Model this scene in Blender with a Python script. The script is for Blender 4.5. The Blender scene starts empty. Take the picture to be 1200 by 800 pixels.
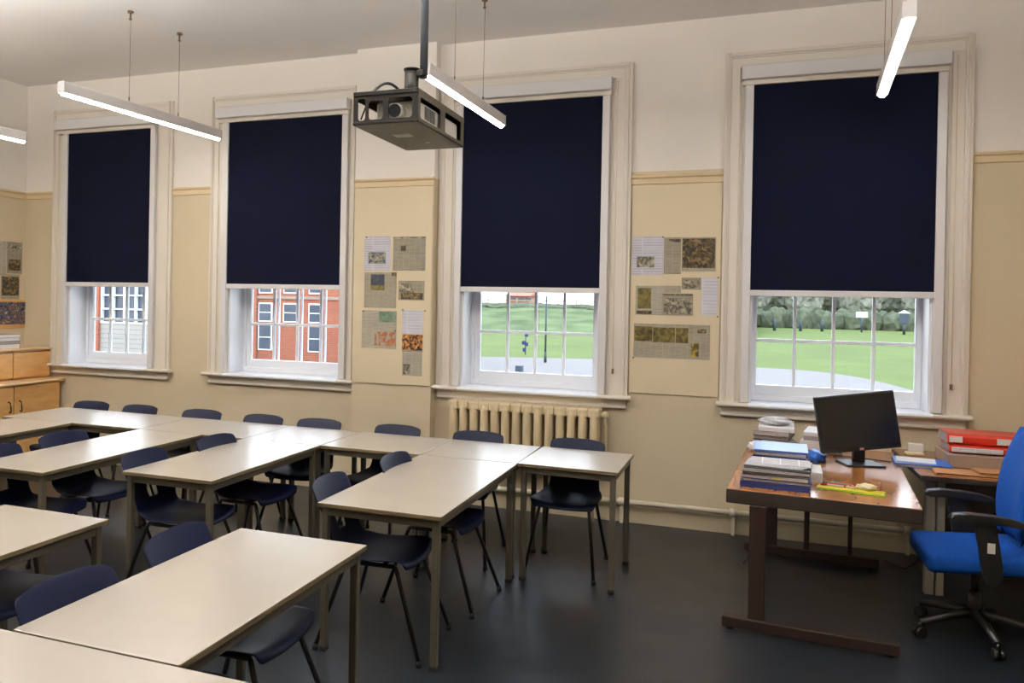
import bpy, bmesh, math, random
from mathutils import Vector, Matrix
random.seed(7)
SC = bpy.context.scene
COL = SC.collection
R = math.radians

# ------------------------------------------------------------------ materials
def srgb(r, g, b):
    f = lambda c: (c/255/12.92) if c/255 <= 0.04045 else ((c/255+0.055)/1.055)**2.4
    return (f(r), f(g), f(b), 1)

def mat(name, col, rough=0.6, metal=0.0, spec=0.5, emit=None, estr=0.0, noise=None, bump=None, coat=0.0):
    """col: sRGB triple. noise=(scale, amount): gentle mottling of the base colour. bump=(scale, strength)"""
    m = bpy.data.materials.new(name); m.use_nodes = True
    nt = m.node_tree; b = nt.nodes['Principled BSDF']
    c = srgb(*col)
    b.inputs['Base Color'].default_value = c
    b.inputs['Roughness'].default_value = rough
    b.inputs['Metallic'].default_value = metal
    b.inputs['Specular IOR Level'].default_value = spec
    if coat: b.inputs['Coat Weight'].default_value = coat; b.inputs['Coat Roughness'].default_value = 0.15
    if emit is not None:
        b.inputs['Emission Color'].default_value = srgb(*emit); b.inputs['Emission Strength'].default_value = estr
    if noise or bump:
        tc = nt.nodes.new('ShaderNodeTexCoord')
    if noise:
        n = nt.nodes.new('ShaderNodeTexNoise'); n.inputs['Scale'].default_value = noise[0]; n.inputs['Detail'].default_value = 6
        nt.links.new(tc.outputs['Object'], n.inputs['Vector'])
        r = nt.nodes.new('ShaderNodeValToRGB'); a = noise[1]
        r.color_ramp.elements[0].position = 0.3; r.color_ramp.elements[1].position = 0.7
        r.color_ramp.elements[0].color = (c[0]*(1-a), c[1]*(1-a), c[2]*(1-a), 1)
        r.color_ramp.elements[1].color = (min(1, c[0]*(1+a)), min(1, c[1]*(1+a)), min(1, c[2]*(1+a)), 1)
        nt.links.new(n.outputs['Fac'], r.inputs['Fac']); nt.links.new(r.outputs['Color'], b.inputs['Base Color'])
    if bump:
        n = nt.nodes.new('ShaderNodeTexNoise'); n.inputs['Scale'].default_value = bump[0]; n.inputs['Detail'].default_value = 4
        nt.links.new(tc.outputs['Object'], n.inputs['Vector'])
        bp = nt.nodes.new('ShaderNodeBump'); bp.inputs['Strength'].default_value = bump[1]; bp.inputs['Distance'].default_value = 0.002
        nt.links.new(n.outputs['Fac'], bp.inputs['Height']); nt.links.new(bp.outputs['Normal'], b.inputs['Normal'])
    return m

def wood(name, c1, c2, rough=0.4, scale=(2, 30, 30), coat=0.0):
    m = mat(name, c1, rough, coat=coat); nt = m.node_tree; b = nt.nodes['Principled BSDF']
    tc = nt.nodes.new('ShaderNodeTexCoord'); mp = nt.nodes.new('ShaderNodeMapping'); mp.inputs['Scale'].default_value = scale
    n = nt.nodes.new('ShaderNodeTexNoise'); n.inputs['Scale'].default_value = 1.0; n.inputs['Detail'].default_value = 8; n.inputs['Distortion'].default_value = 0.6
    r = nt.nodes.new('ShaderNodeValToRGB'); r.color_ramp.elements[0].color = srgb(*c1); r.color_ramp.elements[1].color = srgb(*c2)
    r.color_ramp.elements[0].position = 0.35; r.color_ramp.elements[1].position = 0.65
    nt.links.new(tc.outputs['Object'], mp.inputs['Vector']); nt.links.new(mp.outputs['Vector'], n.inputs['Vector'])
    nt.links.new(n.outputs['Fac'], r.inputs['Fac']); nt.links.new(r.outputs['Color'], b.inputs['Base Color'])
    return m

def printed(name, paper, ink, line=0.010, col=0.055, amt=0.6, off=0.0):
    """newsprint or typing: short dark lines of text set in columns on slightly uneven paper"""
    m = mat(name, paper, 0.8, spec=0.2); nt = m.node_tree; b = nt.nodes['Principled BSDF']
    N, L = nt.nodes.new, nt.links.new
    p, k = srgb(*paper), srgb(*ink); mixc = lambda t: tuple(p[q]*(1-t)+k[q]*t for q in range(3))+(1,)
    tc = N('ShaderNodeTexCoord'); mp = N('ShaderNodeMapping'); mp.inputs['Location'].default_value = (off, 0, off*0.37); L(tc.outputs['Object'], mp.inputs['Vector'])
    sx = N('ShaderNodeSeparateXYZ'); cb = N('ShaderNodeCombineXYZ'); L(mp.outputs['Vector'], sx.inputs[0]); L(sx.outputs['X'], cb.inputs['X']); L(sx.outputs['Z'], cb.inputs['Y'])
    t = N('ShaderNodeTexBrick'); t.offset = 0.0; t.inputs['Scale'].default_value = 1.0
    t.inputs['Color1'].default_value = mixc(amt); t.inputs['Color2'].default_value = mixc(amt*0.35); t.inputs['Mortar'].default_value = p
    t.inputs['Brick Width'].default_value = col; t.inputs['Row Height'].default_value = line; t.inputs['Mortar Size'].default_value = line*0.26; t.inputs['Mortar Smooth'].default_value = 0.2
    L(cb.outputs[0], t.inputs['Vector'])
    n = N('ShaderNodeTexNoise'); n.inputs['Scale'].default_value = 9; n.inputs['Detail'].default_value = 5; L(tc.outputs['Object'], n.inputs['Vector'])
    mr = N('ShaderNodeMapRange'); mr.inputs['To Min'].default_value = 0.82; mr.inputs['To Max'].default_value = 1.12; L(n.outputs['Fac'], mr.inputs['Value'])
    mx = N('ShaderNodeMixRGB'); mx.blend_type = 'MULTIPLY'; mx.inputs['Fac'].default_value = 1.0; L(t.outputs['Color'], mx.inputs['Color1']); L(mr.outputs['Result'], mx.inputs['Color2'])
    L(mx.outputs['Color'], b.inputs['Base Color'])
    return m

def blotch(name, cols, scale=40.0, off=0.0):
    """a printed picture: irregular patches of a few inks"""
    m = mat(name, cols[0], 0.6, spec=0.3); nt = m.node_tree; b = nt.nodes['Principled BSDF']
    N, L = nt.nodes.new, nt.links.new
    tc = N('ShaderNodeTexCoord'); mp = N('ShaderNodeMapping'); mp.inputs['Location'].default_value = (off, off, off); L(tc.outputs['Object'], mp.inputs['Vector'])
    n = N('ShaderNodeTexNoise'); n.inputs['Scale'].default_value = scale; n.inputs['Detail'].default_value = 5; n.inputs['Distortion'].default_value = 1.2
    L(mp.outputs['Vector'], n.inputs['Vector'])
    r = N('ShaderNodeValToRGB'); e = r.color_ramp.elements
    lo, hi = 0.33, 0.67
    e[0].position = lo; e[0].color = srgb(*cols[0]); e[1].position = hi; e[1].color = srgb(*cols[-1])
    for i, c in enumerate(cols[1:-1]):
        x = e.new(lo + (hi-lo)*(i+1)/(len(cols)-1)); x.color = srgb(*c)
    L(n.outputs['Fac'], r.inputs['Fac']); L(r.outputs['Color'], b.inputs['Base Color'])
    return m

def brick(name, c1, c2, mortar, scale=1.0, bw=0.22, rh=0.075):
    m = mat(name, c1, 0.9); nt = m.node_tree; b = nt.nodes['Principled BSDF']; N, L = nt.nodes.new, nt.links.new
    tc = N('ShaderNodeTexCoord'); sx = N('ShaderNodeSeparateXYZ'); cb = N('ShaderNodeCombineXYZ')
    L(tc.outputs['Object'], sx.inputs[0]); L(sx.outputs['X'], cb.inputs['X']); L(sx.outputs['Z'], cb.inputs['Y'])
    t = N('ShaderNodeTexBrick'); t.inputs['Color1'].default_value = srgb(*c1); t.inputs['Color2'].default_value = srgb(*c2); t.inputs['Mortar'].default_value = srgb(*mortar)
    t.inputs['Scale'].default_value = scale; t.inputs['Brick Width'].default_value = bw; t.inputs['Row Height'].default_value = rh; t.inputs['Mortar Size'].default_value = 0.008
    L(cb.outputs[0], t.inputs['Vector']); L(t.outputs['Color'], b.inputs['Base Color'])
    return m

M = {}
M['wall_cream'] = mat('wall_cream_paint', (199, 184, 156), 0.7, spec=0.3, noise=(1.3, 0.03), bump=(60, 0.15))
M['wall_white'] = mat('wall_offwhite_paint', (228, 222, 213), 0.7, spec=0.3, noise=(1.1, 0.03), bump=(60, 0.15))
M['ceiling'] = mat('ceiling_paint', (232, 230, 228), 0.8, spec=0.2, noise=(0.8, 0.03))
M['board'] = mat('board_cream_paint', (208, 193, 164), 0.65, spec=0.3, noise=(2, 0.02))
M['trim'] = mat('trim_gloss_paint', (218, 210, 198), 0.4, noise=(3, 0.02))
M['rail'] = mat('rail_cream_paint', (208, 186, 148), 0.45)
M['upvc'] = mat('window_white_paint', (236, 239, 245), 0.35)
M['floor'] = None
M['blind_fabric'] = mat('navy_blackout_fabric', (9, 13, 34), 0.8, spec=0.12, noise=(3, 0.10), bump=(300, 0.2))
M['blind_white'] = mat('blind_white_metal', (214, 212, 212), 0.4)
M['laminate'] = mat('table_laminate', (168, 159, 147), 0.26, spec=0.75, noise=(5, 0.02), bump=(250, 0.06))
M['table_edge'] = wood('table_edge_wood', (92, 80, 56), (108, 94, 66), 0.5, (3, 3, 60))
M['table_steel'] = mat('table_leg_steel', (88, 82, 68), 0.42, metal=0.25)
M['cap'] = mat('black_rubber', (22, 22, 22), 0.7)
M['chair_plastic'] = mat('navy_polypropylene', (9, 16, 44), 0.45, spec=0.2, bump=(150, 0.12))
M['chair_steel'] = mat('dark_leg_steel', (32, 28, 25), 0.4, metal=0.4)
M['lamp_body'] = mat('lamp_white_metal', (214, 210, 208), 0.35)
M['lamp_tube'] = mat('lamp_tube_glow', (255, 255, 255), 0.5, emit=(255, 251, 246), estr=23.0)
M['wire'] = mat('steel_wire', (120, 105, 90), 0.4, metal=0.7)
M['hook'] = mat('brass_hook', (130, 110, 85), 0.4, metal=0.7)
M['cage'] = mat('cage_black_metal', (28, 25, 19), 0.42, metal=0.3)
M['cage_side'] = mat('cage_plate_metal', (80, 74, 58), 0.4, metal=0.3, noise=(12, 0.08))
M['projector'] = mat('projector_plastic', (196, 192, 184), 0.4)
M['lens'] = mat('lens_glass', (30, 32, 36), 0.08)
M['conduit'] = mat('grey_conduit', (98, 104, 112), 0.4, metal=0.4)
M['radiator'] = mat('radiator_cream_enamel', (206, 187, 152), 0.35, bump=(40, 0.1))
M['pipe'] = mat('pipe_cream_enamel', (205, 196, 176), 0.35)
M['skirting'] = mat('skirting_paint', (190, 176, 148), 0.45)
M['beech'] = wood('beech_veneer', (196, 146, 84), (214, 166, 104), 0.4, (3, 3, 14))
M['beech_top'] = wood('beech_worktop', (204, 168, 118), (216, 182, 132), 0.35, (14, 2, 14))
M['dark_metal'] = mat('handle_dark_metal', (48, 40, 34), 0.35, metal=0.7)
M['desk_wood'] = wood('desk_orange_wood', (160, 103, 54), (176, 116, 62), 0.24, (18, 3, 22), coat=0.3)
M['desk_edge'] = mat('desk_dark_edge', (42, 32, 26), 0.45)
M['desk_frame'] = mat('desk_brown_frame', (40, 25, 19), 0.4)
M['black_plastic'] = mat('black_plastic', (24, 23, 22), 0.35)
M['screen'] = mat('screen_glass', (18, 17, 16), 0.25)
M['badge'] = mat('pink_badge', (190, 150, 148), 0.4)
M['blue_fabric'] = mat('royal_blue_fabric', (14, 74, 158), 0.8, spec=0.2, noise=(60, 0.12), bump=(400, 0.3))
M['label_white'] = mat('white_label', (215, 212, 205), 0.6)
M['navy_cover'] = mat('navy_cover', (30, 44, 96), 0.45)
M['blue_cover'] = mat('bright_blue_plastic', (30, 98, 190), 0.35)
M['paper'] = mat('paper_white', (222, 222, 224), 0.8, spec=0.2, noise=(30, 0.03))
M['paper_grey'] = mat('paper_grey', (158, 152, 150), 0.8, spec=0.2, noise=(50, 0.1))
M['paper_print'] = printed('paper_printed', (222, 222, 226), (110, 110, 120), line=0.012, col=0.09, amt=0.5)
M['yellow'] = mat('yellow_plastic', (206, 190, 30), 0.4)
M['lime'] = mat('lime_plastic', (140, 190, 50), 0.4)
M['red'] = mat('red_plastic', (190, 44, 26), 0.3)
M['redpen'] = mat('red_pen', (170, 24, 40), 0.35)
M['teal'] = mat('teal_pen', (80, 150, 140), 0.35)
M['brown_card'] = mat('brown_card', (168, 116, 68), 0.7, noise=(20, 0.08))
M['grey_card'] = mat('grey_card', (142, 120, 104), 0.6, noise=(12, 0.05))
M['cream_plastic'] = mat('cream_plastic', (222, 214, 180), 0.5)
M['pin'] = mat('black_pin', (20, 20, 24), 0.4)
M['panel_grey'] = mat('beige_grey_panel', (140, 132, 118), 0.5)
M['cord'] = mat('black_cord', (18, 17, 17), 0.5)

def floor_mat():
    m = mat('dark_speckled_vinyl', (30, 33, 38), 0.33, spec=0.5); nt = m.node_tree; b = nt.nodes['Principled BSDF']; N, L = nt.nodes.new, nt.links.new
    tc = N('ShaderNodeTexCoord')
    v = N('ShaderNodeTexNoise'); v.inputs['Scale'].default_value = 120; v.inputs['Detail'].default_value = 2; L(tc.outputs['Object'], v.inputs['Vector'])
    r = N('ShaderNodeValToRGB'); r.color_ramp.elements[0].position = 0.42; r.color_ramp.elements[0].color = srgb(14, 17, 21)
    r.color_ramp.elements[1].position = 0.70; r.color_ramp.elements[1].color = srgb(40, 45, 53)
    L(v.outputs['Fac'], r.inputs['Fac']); L(r.outputs['Color'], b.inputs['Base Color'])
    n2 = N('ShaderNodeTexNoise'); n2.inputs['Scale'].default_value = 3.0; L(tc.outputs['Object'], n2.inputs['Vector'])
    mr = N('ShaderNodeMapRange'); mr.inputs['To Min'].default_value = 0.28; mr.inputs['To Max'].default_value = 0.42
    L(n2.outputs['Fac'], mr.inputs['Value']); L(mr.outputs['Result'], b.inputs['Roughness'])
    bp = N('ShaderNodeBump'); bp.inputs['Strength'].default_value = 0.25; bp.inputs['Distance'].default_value = 0.001
    L(v.outputs['Fac'], bp.inputs['Height']); L(bp.outputs['Normal'], b.inputs['Normal'])
    return m
M['floor'] = floor_mat()

def glass_mat():
    m = bpy.data.materials.new('window_glass'); m.use_nodes = True; nt = m.node_tree; nt.nodes.clear(); N, L = nt.nodes.new, nt.links.new
    o = N('ShaderNodeOutputMaterial'); mx = N('ShaderNodeMixShader'); t = N('ShaderNodeBsdfTransparent'); g = N('ShaderNodeBsdfGlossy'); f = N('ShaderNodeFresnel')
    t.inputs['Color'].default_value = (0.96, 0.98, 0.97, 1); g.inputs['Roughness'].default_value = 0.02; f.inputs['IOR'].default_value = 1.3
    L(f.outputs[0], mx.inputs[0]); L(t.outputs[0], mx.inputs[1]); L(g.outputs[0], mx.inputs[2]); L(mx.outputs[0], o.inputs[0])
    return m
M['glass'] = glass_mat()

# ------------------------------------------------------------------ mesh helpers
class MB:
    def __init__(s): s.bm = bmesh.new(); s.mats = []
    def mi(s, m):
        if m not in s.mats: s.mats.append(m)
        return s.mats.index(m)
    def box(s, x0, x1, y0, y1, z0, z1, m, bev=0.0, seg=2, mtx=None):
        r = bmesh.ops.create_cube(s.bm, size=1.0); vs = r['verts']
        bmesh.ops.scale(s.bm, vec=(abs(x1-x0), abs(y1-y0), abs(z1-z0)), verts=vs)
        bmesh.ops.translate(s.bm, vec=((x0+x1)/2, (y0+y1)/2, (z0+z1)/2), verts=vs)
        fs = list({f for v in vs for f in v.link_faces}); k = s.mi(m)
        for f in fs: f.material_index = k
        if bev > 0:
            es = list({e for v in vs for e in v.link_edges})
            r2 = bmesh.ops.bevel(s.bm, geom=es, offset=min(bev, 0.49*min(abs(x1-x0), abs(y1-y0), abs(z1-z0))), segments=seg, affect='EDGES', profile=0.5)
            vs = list({v for f in r2['faces'] for v in f.verts} | {v for v in vs if v.is_valid})
            for f in r2['faces']: f.material_index = k
        if mtx is not None: bmesh.ops.transform(s.bm, matrix=mtx, verts=vs)
        return s
    def tube(s, pts, r, m, n=8, cap=True, radii=None):
        pts = [Vector(p) for p in pts]; k = s.mi(m); rings = []
        ref = None
        for i, p in enumerate(pts):
            if i == 0: d = pts[1]-pts[0]
            elif i == len(pts)-1: d = pts[-1]-pts[-2]
            else: d = (pts[i+1]-p).normalized() + (p-pts[i-1]).normalized()
            d.normalize()
            if ref is None: ref = Vector((0, 0, 1)) if abs(d.z) < 0.9 else Vector((1, 0, 0))
            a = d.cross(ref)
            if a.length < 1e-4: a = d.cross(Vector((0, 1, 0)))
            a.normalize(); b = d.cross(a).normalized(); ref = b.cross(d) if False else ref
            rr = radii[i] if radii else r
            rings.append([s.bm.verts.new(p + a*rr*math.cos(2*math.pi*j/n) + b*rr*math.sin(2*math.pi*j/n)) for j in range(n)])
        for i in range(len(rings)-1):
            for j in range(n):
                f = s.bm.faces.new((rings[i][j], rings[i][(j+1) % n], rings[i+1][(j+1) % n], rings[i+1][j])); f.material_index = k; f.smooth = True
        if cap:
            f = s.bm.faces.new(rings[0][::-1]); f.material_index = k
            f = s.bm.faces.new(rings[-1]); f.material_index = k
        return s
    def prism(s, prof, axis, a, b, m, smooth=False):
        """extrude a closed 2-D profile along an axis from a to b. axis 'x': profile (y,z); 'y': (x,z); 'z': (x,y)"""
        k = s.mi(m)
        def P(u, v, t): return {'x': (t, u, v), 'y': (u, t, v), 'z': (u, v, t)}[axis]
        A = [s.bm.verts.new(P(u, v, a)) for u, v in prof]; B = [s.bm.verts.new(P(u, v, b)) for u, v in prof]
        n = len(prof)
        for i in range(n):
            f = s.bm.faces.new((A[i], A[(i+1) % n], B[(i+1) % n], B[i])); f.material_index = k; f.smooth = smooth
        f = s.bm.faces.new(A[::-1]); f.material_index = k
        f = s.bm.faces.new(B); f.material_index = k
        return s
    def build(s, name, parent=None, loc=None, rot=None, smooth=False):
        bmesh.ops.recalc_face_normals(s.bm, faces=s.bm.faces)
        me = bpy.data.meshes.new(name); s.bm.to_mesh(me); s.bm.free()
        for m in s.mats: me.materials.append(m)
        if smooth:
            for p in me.polygons: p.use_smooth = True
        o = bpy.data.objects.new(name, me); COL.objects.link(o)
        if parent is not None: o.parent = parent
        if loc is not None: o.location = loc
        if rot is not None: o.rotation_euler = rot
        return o

def tag(o, label, cat, group=None, kind=None):
    o['label'] = label; o['category'] = cat
    if group: o['group'] = group
    if kind: o['kind'] = kind
    return o
def thing(name, label, cat, loc=(0, 0, 0), rz=0.0, group=None):
    o = bpy.data.objects.new(name, None); COL.objects.link(o); o.empty_display_size = 0.1
    o.location = loc; o.rotation_euler = (0, 0, rz)
    return tag(o, label, cat, group)
def struct(o, label=None):
    o['kind'] = 'structure'
    if label: o['label'] = label
    return o
KIDS = {}
def dup(root, loc, rz, label, group=None):
    def cp(o, par):
        c = o.copy(); COL.objects.link(c)
        if par is not None: c.parent = par
        for ch in list(o.children): cp(ch, c)
        return c
    kids = list(root.children)
    r = root.copy(); COL.objects.link(r); r.location = loc; r.rotation_euler = (0, 0, rz)
    for k in kids: cp(k, r)
    r['label'] = label
    if group: r['group'] = group
    return r

# ------------------------------------------------------------------ camera
cam = bpy.data.cameras.new('camera'); co = bpy.data.objects.new('camera', cam); COL.objects.link(co)
F, CXo, CYo = 962.3, -104.32, -44.55
cam.sensor_width = 36; cam.lens = F/1200*36
cam.shift_x = -CXo/1200; cam.shift_y = CYo/1200
yaw, pitch, roll = 0.36851, 0.00413, 0.01837
fwd = Vector((-math.sin(yaw)*math.cos(pitch), math.cos(yaw)*math.cos(pitch), -math.sin(pitch)))
right = Vector((math.cos(yaw), math.sin(yaw), 0)); up = right.cross(fwd)
# the picture is turned by +roll (clockwise as seen), so the camera turns the other way
cr, sr = math.cos(roll), math.sin(roll)
r2 = right*cr + up*sr; u2 = up*cr - right*sr
mw = Matrix((r2, u2, -fwd)).transposed().to_4x4(); mw.translation = (0, 0, 1.682)
co.matrix_world = mw
cam.clip_start = 0.05; cam.clip_end = 1000
SC.camera = co

# ------------------------------------------------------------------ room
XL, XR, YB, YF, ZC = -6.97, 2.9, -1.9, 6.5, 3.83
RAILZ = 2.70
WT = 0.36     # thickness of the window wall
# windows: casing outer l/r, blind cassette l/r, daylight opening l/r
WIN = [dict(ol=-6.586, cl=-6.50, bl=-6.374, br=-5.346, crr=-5.285, orr=-5.105),
       dict(ol=-4.661, cl=-4.56, bl=-4.454, br=-3.282, crr=-3.215, orr=-3.145),
       dict(ol=-2.369, cl=-2.235, bl=-2.163, br=-1.026, crr=-0.955, orr=-0.799),
       dict(ol=-0.132, cl=-0.008, bl=0.068, br=1.227, crr=1.293, orr=1.442)]
ZS, ZT = 0.975, 3.33       # opening bottom/top
ZH = 3.545                 # casing head top

o = MB().box(XL-0.2, XR+0.2, YB-0.2, YF+WT, -0.15, 0.0, M['floor']).build('floor'); struct(o)
o = MB().box(XL-0.2, XR+0.2, YB-0.2, YF+WT, ZC, ZC+0.15, M['ceiling']).build('ceiling'); struct(o)
w = MB()
def wallseg(x0, x1, z0, z1):
    for a, b, m in ((z0, min(z1, RAILZ), M['wall_cream']), (max(z0, RAILZ), z1, M['wall_white'])):
        if b > a + 1e-6: w.box(x0, x1, YF, YF+WT, a, b, m)
xs = XL-0.2
for W in WIN:
    wallseg(xs, W['bl'], 0, ZC); wallseg(W['bl'], W['br'], 0, ZS-0.03); wallseg(W['bl'], W['br'], ZT, ZC); xs = W['br']
wallseg(xs, XR+0.2, 0, ZC)
struct(w.build('wall_back'))
for nm, x0, x1 in (('wall_left', XL-0.2, XL), ('wall_right', XR, XR+0.2)):
    b = MB(); b.box(x0, x1, YB-0.2, YF, 0, RAILZ, M['wall_cream']); b.box(x0, x1, YB-0.2, YF, RAILZ, ZC, M['wall_white']); struct(b.build(nm))
b = MB(); b.box(XL, XR, YB-0.2, YB, 0, RAILZ, M['wall_cream']); b.box(XL, XR, YB-0.2, YB, RAILZ, ZC, M['wall_white']); struct(b.build('wall_front'))

# chimney-breast like pier between the second and third window
PX0, PX1, PY = -3.12, -2.39, 6.40
b = MB(); b.box(PX0, PX1, PY, YF, 0, RAILZ, M['wall_cream']); b.box(PX0, PX1, PY, YF, RAILZ, ZC, M['wall_white'])
struct(b.build('wall_pier'))

# picture rails: small stepped moulding
def rail_x(name, x0, x1, y, zt):
    prof = [(y, zt-0.075), (y-0.012, zt-0.070), (y-0.012, zt-0.028), (y-0.024, zt-0.020), (y-0.026, zt-0.006), (y-0.016, zt), (y, zt)]
    return struct(MB().prism(prof, 'x', x0, x1, M['rail']).build(name))
rail_x('trim_1', XL, WIN[0]['ol'], YF, 2.725)
rail_x('trim_2', WIN[0]['orr'], WIN[1]['ol'], YF, 2.715)
rail_x('trim_3', PX0, PX1, PY, 2.708)
rail_x('trim_4', WIN[2]['orr'], WIN[3]['ol'], YF, 2.672)
rail_x('trim_5', WIN[3]['orr'], XR, YF, 2.745)
prof = [(XL, 2.65), (XL+0.012, 2.655), (XL+0.012, 2.697), (XL+0.024, 2.705), (XL+0.026, 2.719), (XL+0.016, 2.725), (XL, 2.725)]
struct(MB().prism(prof, 'y', YB, YF, M['rail']).build('trim_6'))
# thin painted notice boards filling the wall from sill height to the rail
struct(MB().box(PX0+0.004, PX1-0.004, PY-0.012, PY, 0.966, 2.633, M['board'], 0.003).build('trim_7'))
struct(MB().box(WIN[2]['orr']+0.006, WIN[3]['ol']-0.006, YF-0.012, YF, 0.998, 2.597, M['board'], 0.003).build('trim_8'))
# skirtings
def skirt_prof(y, s=-1): return [(y, 0), (y+s*0.022, 0), (y+s*0.022, 0.12), (y+s*0.014, 0.14), (y+s*0.010, 0.155), (y, 0.16)]
b = MB(); b.prism(skirt_prof(YF), 'x', XL, PX0, M['skirting']); b.prism(skirt_prof(PY), 'x', PX0-0.02, PX1+0.02, M['skirting']); b.prism(skirt_prof(YF), 'x', PX1, XR, M['skirting'])
struct(b.build('baseboard_back'))
b = MB(); b.prism([(XL, 0), (XL+0.022, 0), (XL+0.022, 0.12), (XL+0.01, 0.155), (XL, 0.16)], 'y', YB, YF, M['skirting']); struct(b.build('baseboard_left'))

# ------------------------------------------------------------------ windows and blinds
BLIND_LABELS = ['navy roller blind on the first window, nearest the wooden corner cabinets',
                'navy roller blind on the second window, looking out to the red brick building',
                'navy roller blind on the third window, above the cream radiator',
                'navy roller blind on the fourth and widest window, above the computer monitor']
for i, W in enumerate(WIN):
    win = struct(bpy.data.objects.new('window_%d' % (i+1), None)); COL.objects.link(win)
    ol, orr, cl, crr, bl, br = W['ol'], W['orr'], W['cl'], W['crr'], W['bl'], W['br']
    # casing (architrave): stepped moulding on both sides and across the head
    b = MB()
    def stepped(x0, x1, z0, z1):
        # outer (x0) to inner (x1) steps, vertical member
        s = 1 if x1 > x0 else -1; wd = abs(x1-x0)
        for a, c, t in ((0, .16, .030), (.16, .24, .042), (.24, .34, .034), (.34, .85, .026), (.85, 1.0, .016)):
            b.box(x0+s*wd*a, x0+s*wd*c, YF-t, YF, z0, z1, M['trim'], 0.002, 1)
    stepped(ol, cl, ZS-0.01, ZH); stepped(orr, crr, ZS-0.01, ZH)
    hw = ZH-3.43
    for a, c, t in ((0, .16, .030), (.16, .26, .042), (.26, .36, .034), (.36, 1.0, .026)):
        b.box(ol + (orr-ol)*0 + a*(cl-ol), orr - a*(orr-crr), YF-t-0.001, YF, ZH-hw*c, ZH-hw*a, M['trim'], 0.002, 1)
    # flat lining the blind is fixed to
    b.box(cl, bl-0.001, YF-0.012, YF, ZS, ZH-hw, M['trim']); b.box(br+0.001, crr, YF-0.012, YF, ZS, ZH-hw, M['trim'])
    b.build('casing', win)
    # stool with rounded nose and the apron under it
    b = MB(); ext = 0.03 if i < 3 else 0.02
    zs = 0.972
    y0 = YF-0.09
    prof = [(YF+0.245, zs-0.028), (y0+0.012, zs-0.030), (y0+0.002, zs-0.022), (y0, zs-0.014), (y0+0.003, zs-0.005), (y0+0.012, zs), (YF+0.245, zs)]
    b.prism(prof, 'x', bl-0.001, br+0.001, M['upvc'])  # stool centre whiter than its ends: daylight painted into the colour
    profn = [(YF+0.0, zs-0.028)] + prof[1:6] + [(YF+0.0, zs)]
    xa, xb = ol-ext, orr+ext
    if i == 1: xb = PX0-0.001
    b.prism(profn, 'x', xa, bl-0.001, M['trim']); b.prism(profn, 'x', br+0.001, xb, M['trim'])
    b.build('sill', win)
    b = MB(); xb2 = min(orr, PX0-0.001) if i == 1 else orr-0.01
    b.box(ol+0.01, xb2, YF-0.026, YF, 0.872, zs-0.030, M['trim'], 0.003); b.box(ol+0.01, xb2, YF-0.034, YF, 0.872, 0.888, M['trim'], 0.003)
    b.build('apron', win)
    # reveal lining
    b = MB(); t = 0.018
    b.box(bl, bl+t, YF, YF+WT-0.02, zs, ZT, M['upvc']); b.box(br-t, br, YF, YF+WT-0.02, zs, ZT, M['upvc']); b.box(bl, br, YF, YF+WT-0.02, ZT-t, ZT, M['upvc'])
    b.box(bl, br, YF+0.245, YF+WT+0.05, zs-0.03, zs, M['upvc'])
    b.build('reveal_lining', win)
    # sash frame, two leaves
    ys = YF+0.24
    for k, (z0, z1, yy) in enumerate(((zs, 2.16, ys), (2.12, ZT-t, ys+0.04))):
        b = MB(); st = 0.036 if i == 3 else 0.070; br_ = 0.115 if k == 0 else 0.045; tr_ = 0.045
        x0, x1 = bl+t, br-t
        b.box(x0, x0+st, yy, yy+0.045, z0, z1, M['upvc'], 0.004); b.box(x1-st, x1, yy, yy+0.045, z0, z1, M['upvc'], 0.004)
        b.box(x0+st, x1-st, yy, yy+0.045, z0, z0+br_, M['upvc'], 0.004); b.box(x0+st, x1-st, yy, yy+0.045, z1-tr_, z1, M['upvc'], 0.004)
        if k == 0:
            b.box(x0+0.012, x1-0.012, yy-0.028, yy, z0, z0+0.045, M['upvc'], 0.005)
            b.box(x0+0.0, x0+0.03, yy-0.02, yy, z0, z1, M['upvc'], 0.004); b.box(x1-0.03, x1, yy-0.02, yy, z0, z1, M['upvc'], 0.004)
        sash = b.build('sash_frame', win)
        gx0, gx1, gz0, gz1 = x0+st, x1-st, z0+br_, z1-tr_
        b = MB(); nb = 4
        for j in range(1, nb):
            x = gx0+(gx1-gx0)*j/nb; b.box(x-0.011, x+0.011, yy+0.008, yy+0.040, gz0, gz1, M['upvc'], 0.003)
        zb = [1.425+0.355*j for j in range(3)] if k == 0 else [2.55, 2.90]
        for z in zb:
            if gz0 < z < gz1: b.box(gx0, gx1, yy+0.006, yy+0.042, z-0.012, z+0.012, M['upvc'], 0.003)
        if i == 1:   # the storm sash outside has an offset set of bars
            for j in range(1, nb):
                x = gx0+(gx1-gx0)*(j-0.12)/nb+0.05; b.box(x-0.008, x+0.008, yy+0.062, yy+0.080, gz0, gz1, M['upvc'], 0.002)
        b.build('glazing_bars', win)
        MB().box(gx0-0.004, gx1+0.004, yy+0.022, yy+0.026, gz0-0.004, gz1+0.004, M['glass']).build('pane', win)
    # blind
    bl_o = thing('roller_blind', BLIND_LABELS[i], 'window blind', ((bl+br)/2, YF-0.02, 1.76), 0, 'navy roller blinds')
    cx = (bl+br)/2; cy = YF-0.02; cz = 1.76
    def L(x0, x1, y0, y1, z0, z1): return (x0-cx, x1-cx, y0-cy, y1-cy, z0-cz, z1-cz)
    b = MB(); b.box(*L(cl-0.008, crr+0.004, YF-0.105, YF-0.012, 3.33, 3.43), M['blind_white'], 0.006); b.build('cassette', bl_o)
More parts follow.
